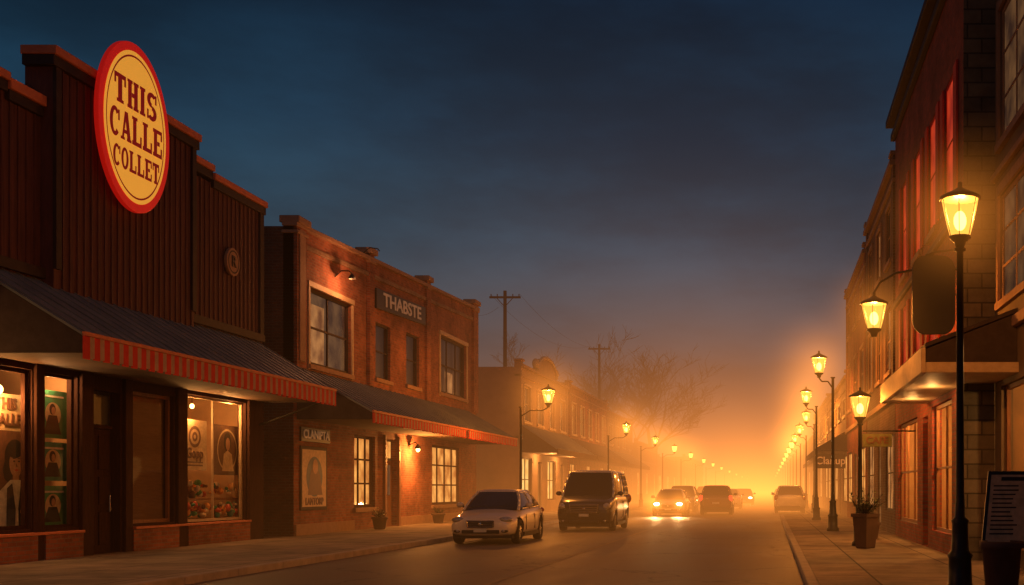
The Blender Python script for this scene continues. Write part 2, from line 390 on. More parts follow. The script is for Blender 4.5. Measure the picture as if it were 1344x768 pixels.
s.poly([(2.4,60,.125),(5,60,.125),(5,900,.125),(2.4,900,.125)])
k=g.p('kerb','kerb_stone',bevel=.02); y=-20
while y<60: k.box(.55,.72,y,min(y+1.795,60),-.02,.13); y+=1.8
k.box(.55,2.23,60,60.17,-.02,.13); y=60
k.box(2.23,2.4,60,900,-.02,.13)
g.done()

# ------------------------------------------------------------------ B1 siding store
X=-14
g=G('corner_store_building',(-18,24,0))
w=g.p('ground_floor_wall','wood_dark')
holes=[(15.5,21.7,.72,3.75),(21.98,23.12,.72,3.75),(23.6,24.65,.14,3.55),(25.05,26.85,.72,3.65),(27.4,30.55,.68,3.78)]
facade(w,X,1,12,31.5,0,4.6,holes,.22)
u=g.p('upper_wall','siding')
MA,MZ=21.95,27.3
u.rect_yz(X,12,MA,4.6,8.8)
u.rect_yz(X,MZ,31.5,4.6,9.15)
u.box(-14.3,-13.75,MA,MZ,4.6,9.75)
bt=g.p('battens','siding')
yy=12.1
while yy<31.45:
    if yy<MA-.08: bt.box(X,X+.022,yy,yy+.045,5.3,8.8)
    elif yy>MZ+.03: bt.box(X,X+.022,yy,yy+.045,5.3,9.15)
    elif yy>MA+.15 and yy<MZ-.1: bt.box(-13.75,-13.728,yy,yy+.045,5.3,9.75)
    yy+=.235
shell(g,X,1,12,31.5,8.7,12,'siding')
g.p('parapet_backs','siding').box(-14.25,-14.02,MZ+.01,31.5,8.7,9.15)
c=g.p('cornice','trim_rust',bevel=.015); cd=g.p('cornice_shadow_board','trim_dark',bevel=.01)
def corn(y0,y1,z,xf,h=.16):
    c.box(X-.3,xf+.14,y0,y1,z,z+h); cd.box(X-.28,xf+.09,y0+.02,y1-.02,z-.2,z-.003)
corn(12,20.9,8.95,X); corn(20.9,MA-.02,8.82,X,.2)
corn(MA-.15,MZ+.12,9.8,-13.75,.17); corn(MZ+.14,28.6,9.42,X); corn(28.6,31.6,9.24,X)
g.p('belt_trim','trim_dark').box(X-.01,X+.1,12,31.5,5.52,5.72)
cp=g.p('corner_boards','trim_dark')
cp.box(X-.02,X+.06,31.3,31.52,5.72,9.15); cp.box(-13.76,-13.69,MA-.01,MA+.16,5.72,9.75); cp.box(-13.76,-13.69,MZ-.16,MZ+.01,5.72,9.75)
pl=g.p('pilasters','wood_dark',bevel=.01)
for a,b_ in ((21.72,21.96),(23.16,23.55),(24.72,25.0),(26.92,27.35),(30.6,31.45)):
    pl.box(X,X+.08,a,b_,.12,4.0)
bs=g.p('stall_riser','brick_red'); 
for a,b_ in ((12,21.72),(21.96,23.16),(25.0,26.92),(27.35,30.6)): bs.box(X-.02,X+.1,a,b_,.12,.6)
g.p('sill_boards','trim_rust',bevel=.01).box(X-.02,X+.14,12,23.16,.605,.66); g.p('sill_boards','trim_rust').box(X-.02,X+.14,25.02,30.6,.605,.66)
window(g,X,1,15.5,21.7,.72,3.75,2,0,None,'wood_dark',.08,False)
window(g,X,1,21.98,23.12,.72,3.75,0,0,None,'wood_dark',.06,False)
window(g,X,1,25.05,26.85,.72,3.65,0,0,'blind','wood_mid',.08,False)
window(g,X,1,27.4,30.55,.68,3.78,1,0,None,'trim_cream',.06,False)
dr=g.p('door','wood_dark',bevel=.01); xd=X-.2
dr.box(xd-.05,xd,23.62,24.63,.14,2.75); 
for z0,z1 in ((.3,1.0),(1.15,1.75)):
    for a,b_ in ((23.74,24.07),(24.17,24.5)): dr.box(xd,xd+.03,a,b_,z0,z1)
for a,b_ in ((23.72,24.1),(24.15,24.52)): dr.box(xd,xd+.03,a,b_,1.9,2.62)
g.p('transom_glass','win_dark').rect_yz(xd+.002,23.68,24.58,2.85,3.48)
dr.box(xd-.05,xd+.04,23.62,24.63,2.76,2.84)
g.p('door_handle','chrome').beam((xd+.07,24.48,1.0),(xd+.07,24.48,1.35),.018)
awning(g,X,-11.9,19.8,31.3,5.5,4.2,3.75)
g.p('awning_brackets','iron_black').beam((X,31.2,3.2),(-12.2,31.2,3.85),.03)
room(g,X,1,12.2,23.3,.5,3.95,2.4); room(g,X,1,27.2,31.2,.5,3.95,2.0)
bl=g.p('pendant_bulbs','bulb',True)
IC=(1,.42,.11)
for (py,pz) in ((21.35,3.35),(18.5,3.35)):
    bl.ell((X-.4,py,pz),.07,.07,.09); g.p('pendant_cords','iron_black').beam((X-.4,py,pz+.07),(X-.4,py,3.95),.01)
    g.light('pendant_light',(X-.32,py,pz-.16),95,IC,.05)
g.light('window_light',(X-.26,22.6,3.6),46,(1,.5,.18),.05)
g.p('pendant_cords','iron_black').beam((X-.2,28.1,3.6),(X-.2,28.1,3.95),.01); bl.ell((X-.2,28.1,3.52),.05,.05,.06)
g.light('window_light',(X-.16,28.1,3.38),75,IC,.05); g.light('window_light',(X-.16,29.9,3.6),95,IC,.05)
# display : big portrait poster
x=X-.5
g.p('poster_board','p_cream').box(x-.03,x,19.2,22.5,.6,3.3)
g.p('poster_brown','p_brown').rect_yz(x+.004,19.3,22.4,.65,2.6)
g.p('poster_hair','p_black').disc_yz(x+.008,21.95,2.1,.3,.34); g.p('poster_hair','p_black').disc_yz(x+.009,21.75,1.85,.14,.22)
g.p('poster_skin','p_skin').disc_yz(x+.014,21.97,1.98,.19,.27); g.p('poster_skin','p_skin').rect_yz(x+.012,21.88,22.06,1.55,1.8)
g.p('poster_fringe','p_black').disc_yz(x+.0165,21.93,2.2,.22,.12)
g.p('poster_blouse','p_white').poly([(x+.018,21.45,.7),(x+.018,21.5,1.45),(x+.018,21.8,1.66),(x+.018,22.14,1.66),(x+.018,22.42,1.45),(x+.018,22.42,.7)])
g.p('poster_vest','p_black').poly([(x+.022,21.68,.7),(x+.022,21.7,1.5),(x+.022,21.85,1.6),(x+.022,21.95,1.1),(x+.022,21.93,.7)])
g.p('poster_vest','p_black').poly([(x+.0225,22.05,.7),(x+.0225,22.03,1.1),(x+.0225,22.1,1.6),(x+.0225,22.26,1.5),(x+.0225,22.28,.7)])
ey=g.p('poster_eyes','p_black'); 
for q in (-.07,.07):
    ey.disc_yz(x+.019,21.98+q,2.02,.03,.014); ey.rect_yz(x+.019,21.98+q-.04,21.98+q+.04,2.065,2.077)
g.p('poster_nose','p_brown').poly([(x+.019,21.97,1.99),(x+.019,22.01,1.915),(x+.019,21.965,1.915)])
g.p('poster_lips','p_red').disc_yz(x+.019,21.98,1.85,.05,.018)
g.p('poster_card','p_white').rect_yz(x+.028,22.12,22.4,.95,1.35)
hd=g.p('poster_hand','p_skin'); hd.disc_yz(x+.03,22.12,1.05,.05,.07)
for i in range(4): hd.rect_yz(x+.031+i*.001,22.13,22.2-.01*abs(i-1),1.0+i*.03,1.024+i*.03)
g.text('poster_lettering','THIS\nCALLE',(x+.01,21.7,2.95),.3,'p_brown')
x=X-.3
for i,(z0,z1,bm) in enumerate(((2.5,3.45,'p_green'),(1.65,2.42,'p_teal'),(.75,1.55,'p_green'))):
    g.p('poster_%d'%i,bm).box(x-.02,x,22.2,23.3,z0,z1)
    q=x+.004; zc=(z0+z1)/2
    g.p('poster_frame_line','p_white').rect_yz(q+.001,22.35,23.15,z1-.14,z1-.1)
    g.p('poster_disc','p_cream' if i!=1 else 'p_red').disc_yz(q+.002,22.8,zc,.25,.24)
    g.p('poster_fig','p_black').disc_yz(q+.006,22.78,zc+.1,.1,.11); g.p('poster_fig','p_black').poly([(q+.007,22.5,z0+.08),(q+.007,22.65,zc-.02),(q+.007,22.92,zc-.02),(q+.007,23.05,z0+.08)])
    g.p('poster_face','p_skin').disc_yz(q+.01,22.8,zc+.07,.06,.08)
# right window posters
x=X-.26
g.p('poster_cream_board','p_cream').box(x-.02,x,27.75,28.95,1.95,3.2)
g.p('poster_emblem','p_brown').ring_yz(x+.004,28.35,2.78,.3,.27,.22,.19); g.p('poster_emblem','p_brown').ring_yz(x+.005,28.35,2.78,.13,.12,.06,.05)
g.text('poster_word','Gopp',(x+.004,28.35,2.36),.36,'p_brown'); 
for q in (2.05,2.13): g.p('poster_emblem','p_brown').rect_yz(x+.004,27.95,28.75,q,q+.035)
g.p('poster_dark_board','p_brown').box(x-.02,x,29.35,30.8,1.85,3.15)
g.p('poster_border','p_cream').ring_yz(x+.003,30.05,2.5,.55,.55,.5,.5)
g.p('poster_hair2','p_black').disc_yz(x+.006,30.05,2.72,.2,.24); g.p('poster_skin2','p_skin').disc_yz(x+.01,30.07,2.66,.12,.17)
g.p('poster_body','p_cream').poly([(x+.008,29.75,1.95),(x+.008,29.85,2.4),(x+.008,30.05,2.5),(x+.008,30.28,2.4),(x+.008,30.4,1.95)])
sh=g.p('display_shelf','wood_mid'); sh.box(X-.75,X-.26,27.5,31,.68,.74); sh.box(X-.75,X-.4,27.5,31,1.2,1.25); 
cols=['p_red','p_orange','p_cream','p_green','p_white','p_brown','p_teal']
for i in range(130):
    cm=random.choice(cols); yy=random.uniform(27.6,30.9); lv=random.choice((0,0,1))
    zz=(.8 if lv==0 else 1.32)+random.uniform(0,.32); xx=X-random.uniform(.3,.5) if lv==0 else X-random.uniform(.42,.6)
    r_=random.uniform(.04,.1); g.p('display_goods_'+cm,cm,True).ell((xx,yy,zz),r_,r_,r_*random.uniform(.6,1.3),10,6)
g.done()

# oval sign
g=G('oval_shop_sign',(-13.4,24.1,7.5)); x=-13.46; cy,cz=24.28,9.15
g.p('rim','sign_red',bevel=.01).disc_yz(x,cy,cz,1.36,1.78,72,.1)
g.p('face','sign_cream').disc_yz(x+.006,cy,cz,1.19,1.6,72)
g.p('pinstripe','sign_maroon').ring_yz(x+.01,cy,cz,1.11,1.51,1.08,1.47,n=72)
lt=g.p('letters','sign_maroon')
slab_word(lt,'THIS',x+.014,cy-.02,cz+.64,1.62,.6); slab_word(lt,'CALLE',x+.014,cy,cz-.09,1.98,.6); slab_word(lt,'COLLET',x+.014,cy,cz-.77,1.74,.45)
mt=g.p('mounts','iron_black'); mt.box(-13.75,-13.57,cy-.5,cy+.5,8.6,8.7); mt.box(-13.75,-13.57,cy-.5,cy+.5,9.5,9.6)
g.done()
g=G('round_plaque',(-13.95,29.6,7.36)); g.p('disc','trim_stone',bevel=.01).disc_yz(-13.88,29.6,7.36,.36,.36,32,.08)
g.p('ring','trim_dark').ring_yz(-13.875,29.6,7.36,.3,.3,.26,.26); g.text('emblem','R',(-13.87,29.6,7.36),.4,'trim_dark'); g.done()

# ------------------------------------------------------------------ B2 brick building
X=-13.7
g=G('brick_shop_building',(-17,43,0))
w=g.p('front_wall','brick_red')
holes=[(34.0,37.4,5.2,7.5),(39.75,41.3,5.35,7.3),(43.1,44.7,5.42,7.4),(47.5,51.6,5.5,7.9),
       (37.7,39.7,.85,3.28),(40.7,42.0,.14,3.28),(46.4,50.7,.82,3.28)]
facade(w,X,1,32.9,53.4,0,8.9,holes)
w.poly([(X,32.9,8.9),(X,53.4,8.9),(X,53.4,9.8),(X,32.9,9.05)])
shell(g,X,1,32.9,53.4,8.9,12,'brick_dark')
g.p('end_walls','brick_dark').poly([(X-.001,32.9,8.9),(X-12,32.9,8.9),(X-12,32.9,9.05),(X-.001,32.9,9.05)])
co=g.p('coping','trim_stone',bevel=.01)
zt=lambda y: 9.05+(y-32.9)*.0366
co.prism([(X-.3,32.8,zt(32.8)+.002),(X+.14,32.8,zt(32.8)+.002),(X+.14,53.5,zt(53.5)+.002),(X-.3,53.5,zt(53.5)+.002)],(0,0,.13))
cr_=g.p('brick_corbel','brick_tan')
cr_.prism([(X,33.3,zt(33.3)-.55),(X+.07,33.3,zt(33.3)-.55),(X+.07,53,zt(53)-.55),(X,53,zt(53)-.55)],(0,0,.14))
pi_=g.p('piers','brick_red'); pc=g.p('pier_caps','trim_stone',bevel=.02)
for a,b_,zz in ((32.9,33.6,9.15),(38.9,39.35,9.5),(45.4,45.9,9.75),(52.6,53.4,10.0)):
    pi_.box(X-.3,X+.1,a,b_,5.0,zz); pc.box(X-.38,X+.2,a-.1,b_+.1,zz+.002,zz+.2); pc.box(X-.34,X+.15,a-.05,b_+.05,zz-.3,zz-.2)
g.p('corner_pier_strip','trim_stone').box(X+.1,X+.13,33.05,33.45,5.2,9.0)
window(g,X,1,*holes[0],1,1,'win_dusk','trim_dark',.1,True,0,'glass_dim')
window(g,X,1,*holes[1],0,1,'win_dark','trim_dark',.07,True,0,'glass_dim')
window(g,X,1,*holes[2],0,1,'win_dark','trim_dark',.07,True,0,'glass_dim')
window(g,X,1,*holes[3],2,1,'win_dark','trim_dark',.1,True,0,'glass_dim')
sr=g.p('window_surrounds','trim_cream',bevel=.01)
for (a,b_,c0,c1) in (holes[0],holes[3]):
    sr.box(X-.01,X+.05,a-.13,a-.002,c0-.16,c1+.002); sr.box(X-.01,X+.05,b_+.002,b_+.13,c0-.16,c1+.002); sr.box(X-.01,X+.07,a-.16,b_+.16,c1+.004,c1+.17)
g.p('lit_blind','win_warm').rect_yz(X-.2,34.1,35.65,5.3,7.1); g.p('lit_blind','win_warm').rect_yz(X-.2,48.9,50.1,5.6,6.5)
window(g,X,1,*holes[4],2,2,'win_amber','wood_dark',.1,True)
window(g,X,1,*holes[6],3,2,'win_amber','wood_dark',.1,True)
dr=g.p('door','wood_mid',bevel=.01); xd=X-.18; dr.box(xd-.05,xd,40.72,41.98,.14,2.5); dr.box(xd,xd+.03,40.85,41.3,.3,1.1); dr.box(xd,xd+.03,41.4,41.85,.3,1.1)
g.p('door_glass','win_dusk').rect_yz(xd+.004,40.9,41.8,1.25,2.35); g.p('transom','win_amber').rect_yz(xd-.03,40.75,41.95,2.6,3.2)
g.p('entry_posts','wood_mid',bevel=.01).box(X+.0,X+.09,40.5,40.69,.12,3.4); g.p('entry_posts','wood_mid').box(X+.0,X+.09,42.02,42.2,.12,3.4)
awning(g,X,-11.5,33.1,52,5.0,3.75,3.4,seam=.5)
g.p('stone_base','trim_stone').box(X-.01,X+.06,32.95,37.6,.12,.45); g.p('stone_base','trim_stone').box(X-.01,X+.06,42.25,53.3,.12,.45)
ar=g.p('wall_lamp_arm','iron_black'); ar.path([(X,43.4,3.15),(X+.25,43.4,3.25),(X+.35,43.4,3.15)],.02); ar.lathe((X+.35,43.4,3.0),[(.12,.0),(.1,.08),(.03,.16)],16)
g.p('wall_lamp_bulb','bulb',True).ell((X+.35,43.4,2.97),.075,.075,.09); g.light('wall_lamp_light',(X+.55,43.4,2.8),450,(1,.36,.07),.06)
for yy,zz in ((36.0,8.35),):
    ar.path([(X,yy,zz-.2),(X+.2,yy,zz+.0),(X+.45,yy,zz+.0),(X+.55,yy,zz-.1)],.018); ar.lathe((X+.55,yy,zz-.26),[(.12,0),(.09,.08),(.03,.16)],16)
    g.light('added_wash_light',(X+.75,yy,zz-.36),120,(1,.34,.11),.05)  # lamp added at this bracket for a warm wash on the upper wall
ar.path([(X+.1,38.2,9.35),(X+.4,38.0,9.5),(X+.7,37.9,9.45),(X+.8,37.8,9.35)],.018)
g.done()
g=G('shop_name_sign',(-13.6,42.4,8.2)); g.p('board','sign_black',bevel=.01).prism([(X+.02,39.6,7.75),(X+.02,45.2,7.95),(X+.02,45.2,8.65),(X+.02,39.6,8.45)],(.08,0,0))
g.text('lettering','THABSTE',(X+.115,42.4,8.2),.66,'letter_white',(math.pi/2-.0,math.radians(-2.0),math.pi/2),off=.012,sx=1.6); g.done()
g=G('wall_poster',(-13.6,34.2,1.8)); q=X+.04
g.p('frame','trim_dark',bevel=.01).box(X+.002,q,33.3,35.3,.85,2.75); g.p('paper','p_cream').rect_yz(q+.003,33.4,35.2,.95,2.65)
g.p('art','p_blue').disc_yz(q+.006,34.3,1.85,.6,.6); g.p('art_figure','p_brown').poly([(q+.009,33.8,1.3),(q+.009,34.0,2.0),(q+.009,34.4,2.25),(q+.009,34.7,1.9),(q+.009,34.9,1.3)])
g.p('art_head','p_skin').disc_yz(q+.012,34.35,2.15,.2,.22); g.text('caption','LANTORP',(q+.006,34.3,1.1),.3,'p_brown'); g.done()
g=G('wall_sign',(-13.6,34.2,3)); g.p('board','sign_black',bevel=.01).box(X+.002,X+.06,33.3,35.5,2.88,3.3); g.text('lettering','CLANIPTA',(X+.07,34.4,3.09),.36,'letter_white',sx=1.15); g.done()

# ------------------------------------------------------------------ generic street buildings
def street_building(name,X,d,y0,y1,h,wall,storeys=2,fills=('win_dark','win_warm'),shopfill='win_amber',trim='trim_stone',aw=None,nb=None,deep=11,frame='trim_cream',wz=None,pier=True,ww=.45):
    g=G(name,(X-d*3,(y0+y1)/2,0)); nb=nb or max(2,round((y1-y0)/4)); bw=(y1-y0)/nb; holes=[];up=[];gr=[]
    rec=1 if d>0 else .35
    for i in range(nb):
        a=y0+bw*(i+.5-ww/2-.02); b_=y0+bw*(i+.5+ww/2+.02)
        for s_ in range(1,storeys):
            zz=(5.1 if wz is None else wz)+(s_-1)*3.4; q=(a,b_,zz,min(zz+2.0,h-.9)); holes.append(q); up.append(q)
        q=(y0+bw*i+.45,y0+bw*(i+1)-.45,.8,3.15) if i%2==0 or nb<3 else (y0+bw*(i+.5)-.6,y0+bw*(i+.5)+.6,.14,3.0)
        holes.append(q); gr.append(q)
    facade(g.p('front_wall',wall),X,d,y0,y1,0,h,holes,.22*rec); shell(g,X,d,y0,y1,h-.02,deep,wall)
    for q in up: window(g,X,d,*q,1,1,random.choice(fills),frame,.08,True,.08,'glass_dim',rec)
    for q in gr: window(g,X,d,*q,1,1,shopfill,'trim_dark',.08,False,rec=rec)
    bx=lambda part,m,ya,yb,za,zb,o: g.p(part,m,bevel=.01).box(min(X-d*.3,X+d*o),max(X-d*.3,X+d*o),ya,yb,za,zb)
    bx('cornice',trim,y0-.02,y1+.02,h+.002,h+.16,.16); bx('cornice_lower',trim,y0,y1,h-.5,h-.38,.08); bx('shop_cornice',trim,y0,y1,4.1,4.28,.1)
    if pier:
        for yy in (y0,y1-.5): bx('piers',wall,yy+.01,yy+.49,4.3,h+.3,.06); bx('pier_caps',trim,yy-.04,yy+.54,h+.305,h+.42,.14)
    if aw: awning(g,X,aw[0],y0+.3,y1-.3,aw[1],aw[2],aw[3],aw[4],aw[5],seam=0 if aw[4]!='metal_roof' else .6)
    return g
g=street_building('tan_shop_building',-13.1,1,60,74,7.9,'stucco_tan',aw=(-11.2,4.9,3.6,3.3,'metal_roof',False),fills=('win_dusk','win_warm'),shopfill='win_bright',nb=4)
pd=g.p('pediment','stucco_tan'); pts=[(-13.05,64.2,8.06)]+[(-13.05,67+2.8*math.cos(t),8.1+.95*math.sin(t)) for t in [math.pi-math.pi*i/14 for i in range(15)]]+[(-13.05,69.8,8.06)]
pd.prism(pts,(-.25,0,0)); g.p('pediment_trim','trim_cream').path([(-13.0,p[1],p[2]+.05) for p in pts[1:-1]],.1,6); 
for yy in (64,70): g.p('finials','trim_cream',True).ell((-13.1,yy,8.5),.2,.2,.28)
g.light('awning_light',(-12.2,64,3.2),200,(1,.42,.1),.08); g.light('awning_light',(-12.2,70,3.2),200,(1,.42,.1),.08)
g.done()
street_building('brick_row_building',-13.0,1,74.2,91,8.1,'brick_red',aw=(-11.2,4.8,3.6,3.3,'awning_dark',False),fills=('win_amber','win_bright'),nb=5).done()
street_building('brick_row_building',-13.0,1,91.3,108,7.6,'brick_tan',aw=(-11.3,4.6,3.5,3.2,'metal_roof',False),nb=4).done()
street_building('storefront_building',-13.0,1,112,132,6.0,'brick_dark',nb=5,storeys=1).done()
street_building('storefront_building',-13.4,1,138,165,5.2,'stucco_tan',nb=5,storeys=1).done()
street_building('storefront_building',-13.4,1,180,230,6.5,'brick_dark',nb=8).done()
# right side
street_building('dark_brick_building',3.72,-1,33.9,43.5,11.1,'brick_dark',3,nb=3,fills=('win_dark','win_warm'),shopfill='win_warm',frame='trim_stone').done()
g=street_building('dark_brick_building',3.7,-1,43.7,54.5,10.5,'brick_wine',3,nb=3,fills=('win_dark','win_dusk'),shopfill='win_amber',frame='trim_stone')
g.done()
g=street_building('low_shop_building',3.75,-1,55,74,6.8,'stucco_tan',2,nb=5,aw=(2.35,4.3,3.5,3.2,'awning_dark',False)); g.done()
street_building('low_shop_building',3.9,-1,76,98,7.4,'brick_tan',2,nb=5,aw=(2.9,4.3,3.5,3.2,'awning_dark',False)).done()
street_building('storefront_building',3.9,-1,100,130,6,'brick_dark',1,nb=6).done()
street_building('storefront_building',4.2,-1,140,180,5.5,'stucco_tan',1,nb=6).done()
street_building('storefront_building',4.2,-1,195,260,7,'brick_dark',2,nb=8).done()

# R1b wine brick building with stone end wall
X=3.7
g=G('wine_brick_building',(7,27.5,0)); w=g.p('front_wall','brick_wine')
up=[(22.8,24.1,7.3,9.9),(25.2,26.5,7.3,9.9),(27.8,29.1,7.3,9.9),(30.6,31.9,7.3,9.9)]; lo_=[(25.2,26.5,4.7,6.5),(27.8,29.1,4.7,6.5),(30.6,31.9,4.7,6.5)]
gr=[(23.2,26.0,.55,3.35),(26.7,27.6,.14,3.2),(28.6,32.9,.6,3.3)]
facade(w,X,-1,21.8,33.6,0,4.2,gr); facade(w,X,-1,21.8,33.6,4.2,12.1,up+lo_,.05)
for y_,m_ in ((21.8,'stone_block'),(33.6,'brick_wine')):
    e=g.p('end_wall_'+m_,m_); e.poly([(X,y_,0),(15,y_,0),(15,y_,12.1),(X,y_,12.1)])
g.p('flat_roof','roof_tar').poly([(X,21.8,11.6),(15,21.8,11.6),(15,33.6,11.6),(X,33.6,11.6)])
for q in up+lo_:
    window(g,X,-1,*q,0,1,'win_red','awning_red',.08,True,.0,'glass_dim',.22)
    s_=g.p('red_glow_strips','red_glow_paint',bevel=.008); s_.box(X-.05,X-.003,q[0]-.42,q[0]-.03,q[2],q[3]); s_.box(X-.05,X-.003,q[1]+.03,q[1]+.42,q[2],q[3])  # red strips added to imitate red-lit windows, not real shutters
window(g,X,-1,*gr[0],1,1,None,'wood_mid',.08,False); window(g,X,-1,*gr[2],2,1,None,'wood_mid',.08,False)
g.p('door','wood_mid').box(X+.15,X+.2,26.72,27.58,.14,3.1)
room(g,X,-1,22.2,33.2,.3,3.9,3.0)
g.light('shop_light',(X+.8,24.6,3.3),340,(1,.42,.09),.1); g.light('shop_light',(X+.8,30.6,3.3),340,(1,.42,.09),.1)
sh=g.p('shop_shelves','wood_mid')
for zz in (.9,1.5,2.1): sh.box(X+2.4,X+2.8,22.4,33,zz,zz+.05)
for i in range(70):
    cm=random.choice(cols); yy=random.uniform(22.5,33); zz=random.choice((.95,1.55,2.15)); g.p('shop_goods_'+cm,cm).box(X+2.45,X+2.7,yy,yy+random.uniform(.1,.25),zz,zz+random.uniform(.15,.4))
cn=g.p('cornice','trim_dark',bevel=.02); cn.box(X-.28,X+.3,21.7,33.7,12.1,12.3); cn.box(X-.14,X,21.75,33.65,11.7,11.9); cn.box(X-.1,X,21.82,33.6,6.75,6.9)
ca=g.p('canopy_roof','awning_dark',bevel=.01); ca.prism([(2.7,19.8,4.02),(4.6,19.8,4.75),(4.6,27,4.75),(2.7,27,4.02)],(0,0,-.08))
g.p('canopy_gable','awning_dark').poly([(2.72,19.82,3.92),(4.6,19.82,4.66),(4.6,19.82,3.6),(2.72,19.82,3.6)])
cf=g.p('canopy_fascia','trim_cream',bevel=.01); cf.box(2.62,2.7,19.75,27.05,3.5,3.93); cf.box(2.7,4.6,19.72,19.8,3.5,3.68)
g.p('canopy_soffit','trim_cream').box(2.71,4.6,19.81,27,3.5,3.56)
g.light('canopy_light',(3.2,22.5,3.3),18,(1,.45,.12),.08); g.light('canopy_light',(3.2,25.6,3.3),18,(1,.45,.12),.08)
g.done()
# R1a near building
X=4.3
g=G('corner_masonry_building',(8,15,0)); w=g.p('front_wall','stucco_olive')
up=[(18.9,21.3,4.95,6.95),(18.9,21.3,7.9,10.4),(15.2,17.4,4.95,6.95),(15.2,17.4,7.9,10.4),(11.5,13.7,4.95,6.95),(11.5,13.7,7.9,10.4)]
gr=[(17.2,21.2,.6,3.4),(12,16,.6,3.4)]
facade(w,X,-1,8,21.78,0,4.2,gr); facade(w,X,-1,8,21.78,4.2,13.2,up,.1)
e=g.p('end_walls','stucco_olive'); e.poly([(X,8,0),(16,8,0),(16,8,13.2),(X,8,13.2)]); g.p('flat_roof','roof_tar').poly([(X,8,12.8),(16,8,12.8),(16,21.78,12.8),(X,21.78,12.8)])
for q in up: window(g,X,-1,*q,1,2,'win_dusk','trim_stone',.08,True,.14,'glass_dim',.4)
for q in gr: window(g,X,-1,*q,1,0,None,'wood_mid',.08,True)
room(g,X,-1,8.3,21.5,.3,3.9,3.2); g.light('shop_light',(X+1.2,19,3.3),150,(1,.45,.12),.1)
sh=g.p('shop_shelves','wood_mid'); 
for zz in (.9,1.6,2.3): sh.box(X+2.6,X+3.0,12,21.3,zz,zz+.05)
for i in range(60):
    cm=random.choice(cols); yy=random.uniform(12.5,21); zz=random.choice((.95,1.65,2.35)); g.p('shop_goods_'+cm,cm).box(X+2.65,X+2.9,yy,yy+random.uniform(.1,.25),zz,zz+random.uniform(.15,.45))
bd=g.p('band_course','trim_stone',bevel=.02); bd.box(X-.1,X,8,21.76,4.3,4.5); bd.box(X-.1,X,8,21.76,7.3,7.42); bd.box(X-.3,X+.3,8,21.76,13.2,13.45)
g.done()

# ------------------------------------------------------------------ street lamps
HALO={}
def halo_mat(R,k):  # self-emitting sphere volume imitates the scattered glow around a lamp
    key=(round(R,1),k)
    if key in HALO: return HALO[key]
    m,nt,out=nt_new('lamp_glow_volume_%s'%len(HALO))
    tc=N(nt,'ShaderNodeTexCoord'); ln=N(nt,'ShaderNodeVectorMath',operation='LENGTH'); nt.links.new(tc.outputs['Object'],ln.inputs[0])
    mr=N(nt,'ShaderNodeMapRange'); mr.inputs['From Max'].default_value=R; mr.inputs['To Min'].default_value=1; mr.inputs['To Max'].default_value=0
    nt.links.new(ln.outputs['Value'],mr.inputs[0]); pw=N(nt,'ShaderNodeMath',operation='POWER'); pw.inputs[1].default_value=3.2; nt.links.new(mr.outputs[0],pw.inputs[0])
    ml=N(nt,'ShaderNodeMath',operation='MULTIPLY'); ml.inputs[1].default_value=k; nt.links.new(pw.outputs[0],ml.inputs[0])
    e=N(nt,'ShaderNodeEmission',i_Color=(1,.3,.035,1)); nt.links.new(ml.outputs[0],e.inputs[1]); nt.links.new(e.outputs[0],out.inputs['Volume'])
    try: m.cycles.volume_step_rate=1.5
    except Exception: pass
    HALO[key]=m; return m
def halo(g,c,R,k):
    mb=MB(); mb.ell((0,0,0),R,R,R,20,12); o=mkobj('glow_halo',mb,halo_mat(R,k)); o.location=c; g.att(o)
LC=(1,.33,.05)
def lantern(g,c,s=1,glassm='lantern_glass',power=150,col=LC):
    x,y,z=c
    g.p('lantern_glass',glassm,True).lathe((x,y,z),[(.13*s,-.26*s),(.17*s,-.12*s),(.215*s,.08*s),(.24*s,.22*s)],20)
    k=g.p('lantern_metal','iron_black',True)
    k.lathe((x,y,z),[(.0,.46*s),(.03*s,.44*s),(.03*s,.38*s),(.09*s,.34*s),(.2*s,.29*s),(.27*s,.25*s),(.275*s,.22*s),(.23*s,.215*s),(.0,.23*s)],20)
    k.lathe((x,y,z),[(.0,-.26*s),(.14*s,-.26*s),(.145*s,-.29*s),(.08*s,-.34*s),(.05*s,-.42*s),(.0,-.42*s)],20)
    b_=g.p('lantern_ribs','iron_black')
    for i in range(6):
        t=math.pi*2*i/6+.3; b_.beam((x+.135*s*math.cos(t),y+.135*s*math.sin(t),z-.27*s),(x+.245*s*math.cos(t),y+.245*s*math.sin(t),z+.22*s),.005*s,n=5)
    if glassm=='lantern_glass': g.p('lantern_bulb','bulb',True).ell((x,y,z-.06*s),.085*s,.085*s,.13*s)
    if power: g.light('lantern_light',(x,y,z+.11*s),power,col,.035)
def post(g,x,y,ztop,r=.05,big=False):
    k=g.p('post','iron_black',True); z=.125
    k.lathe((x,y,z),[(0,0),(.2,0),(.2,.08),(.16,.12),(.15,.45),(.17,.5),(.12,.56),(.1,.9),(.12,.95),(r*1.3,1.0),(r,1.3),(r*.8,ztop-z-.05),(r*1.4,ztop-z-.03),(r*1.4,ztop-z)],20)
def street_lamp(x,y,ztop,side=0,arm=0,s=1,power=150,far=False,hR=1.6,hk=.12):
    g=G('street_lamp',(x,y,.125)); post(g,x,y,ztop,.055)
    lx=x+side*arm
    if arm:
        a=g.p('arm','iron_black'); zz=ztop-.12
        a.path([(x,y,zz-.25),(x+side*arm*.35,y,zz-.02),(x+side*arm*.8,y,zz-.02),(lx,y,zz+.1)],.022)
        lz=ztop+.4
    else: lz=ztop+.42*s
    lantern(g,(lx,y,lz),s,'lantern_far' if far else 'lantern_glass',power)
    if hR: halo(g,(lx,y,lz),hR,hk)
    g.done()
street_lamp(2.5,15,4.65,s=1.0,power=1700,hR=1.5,hk=.6)
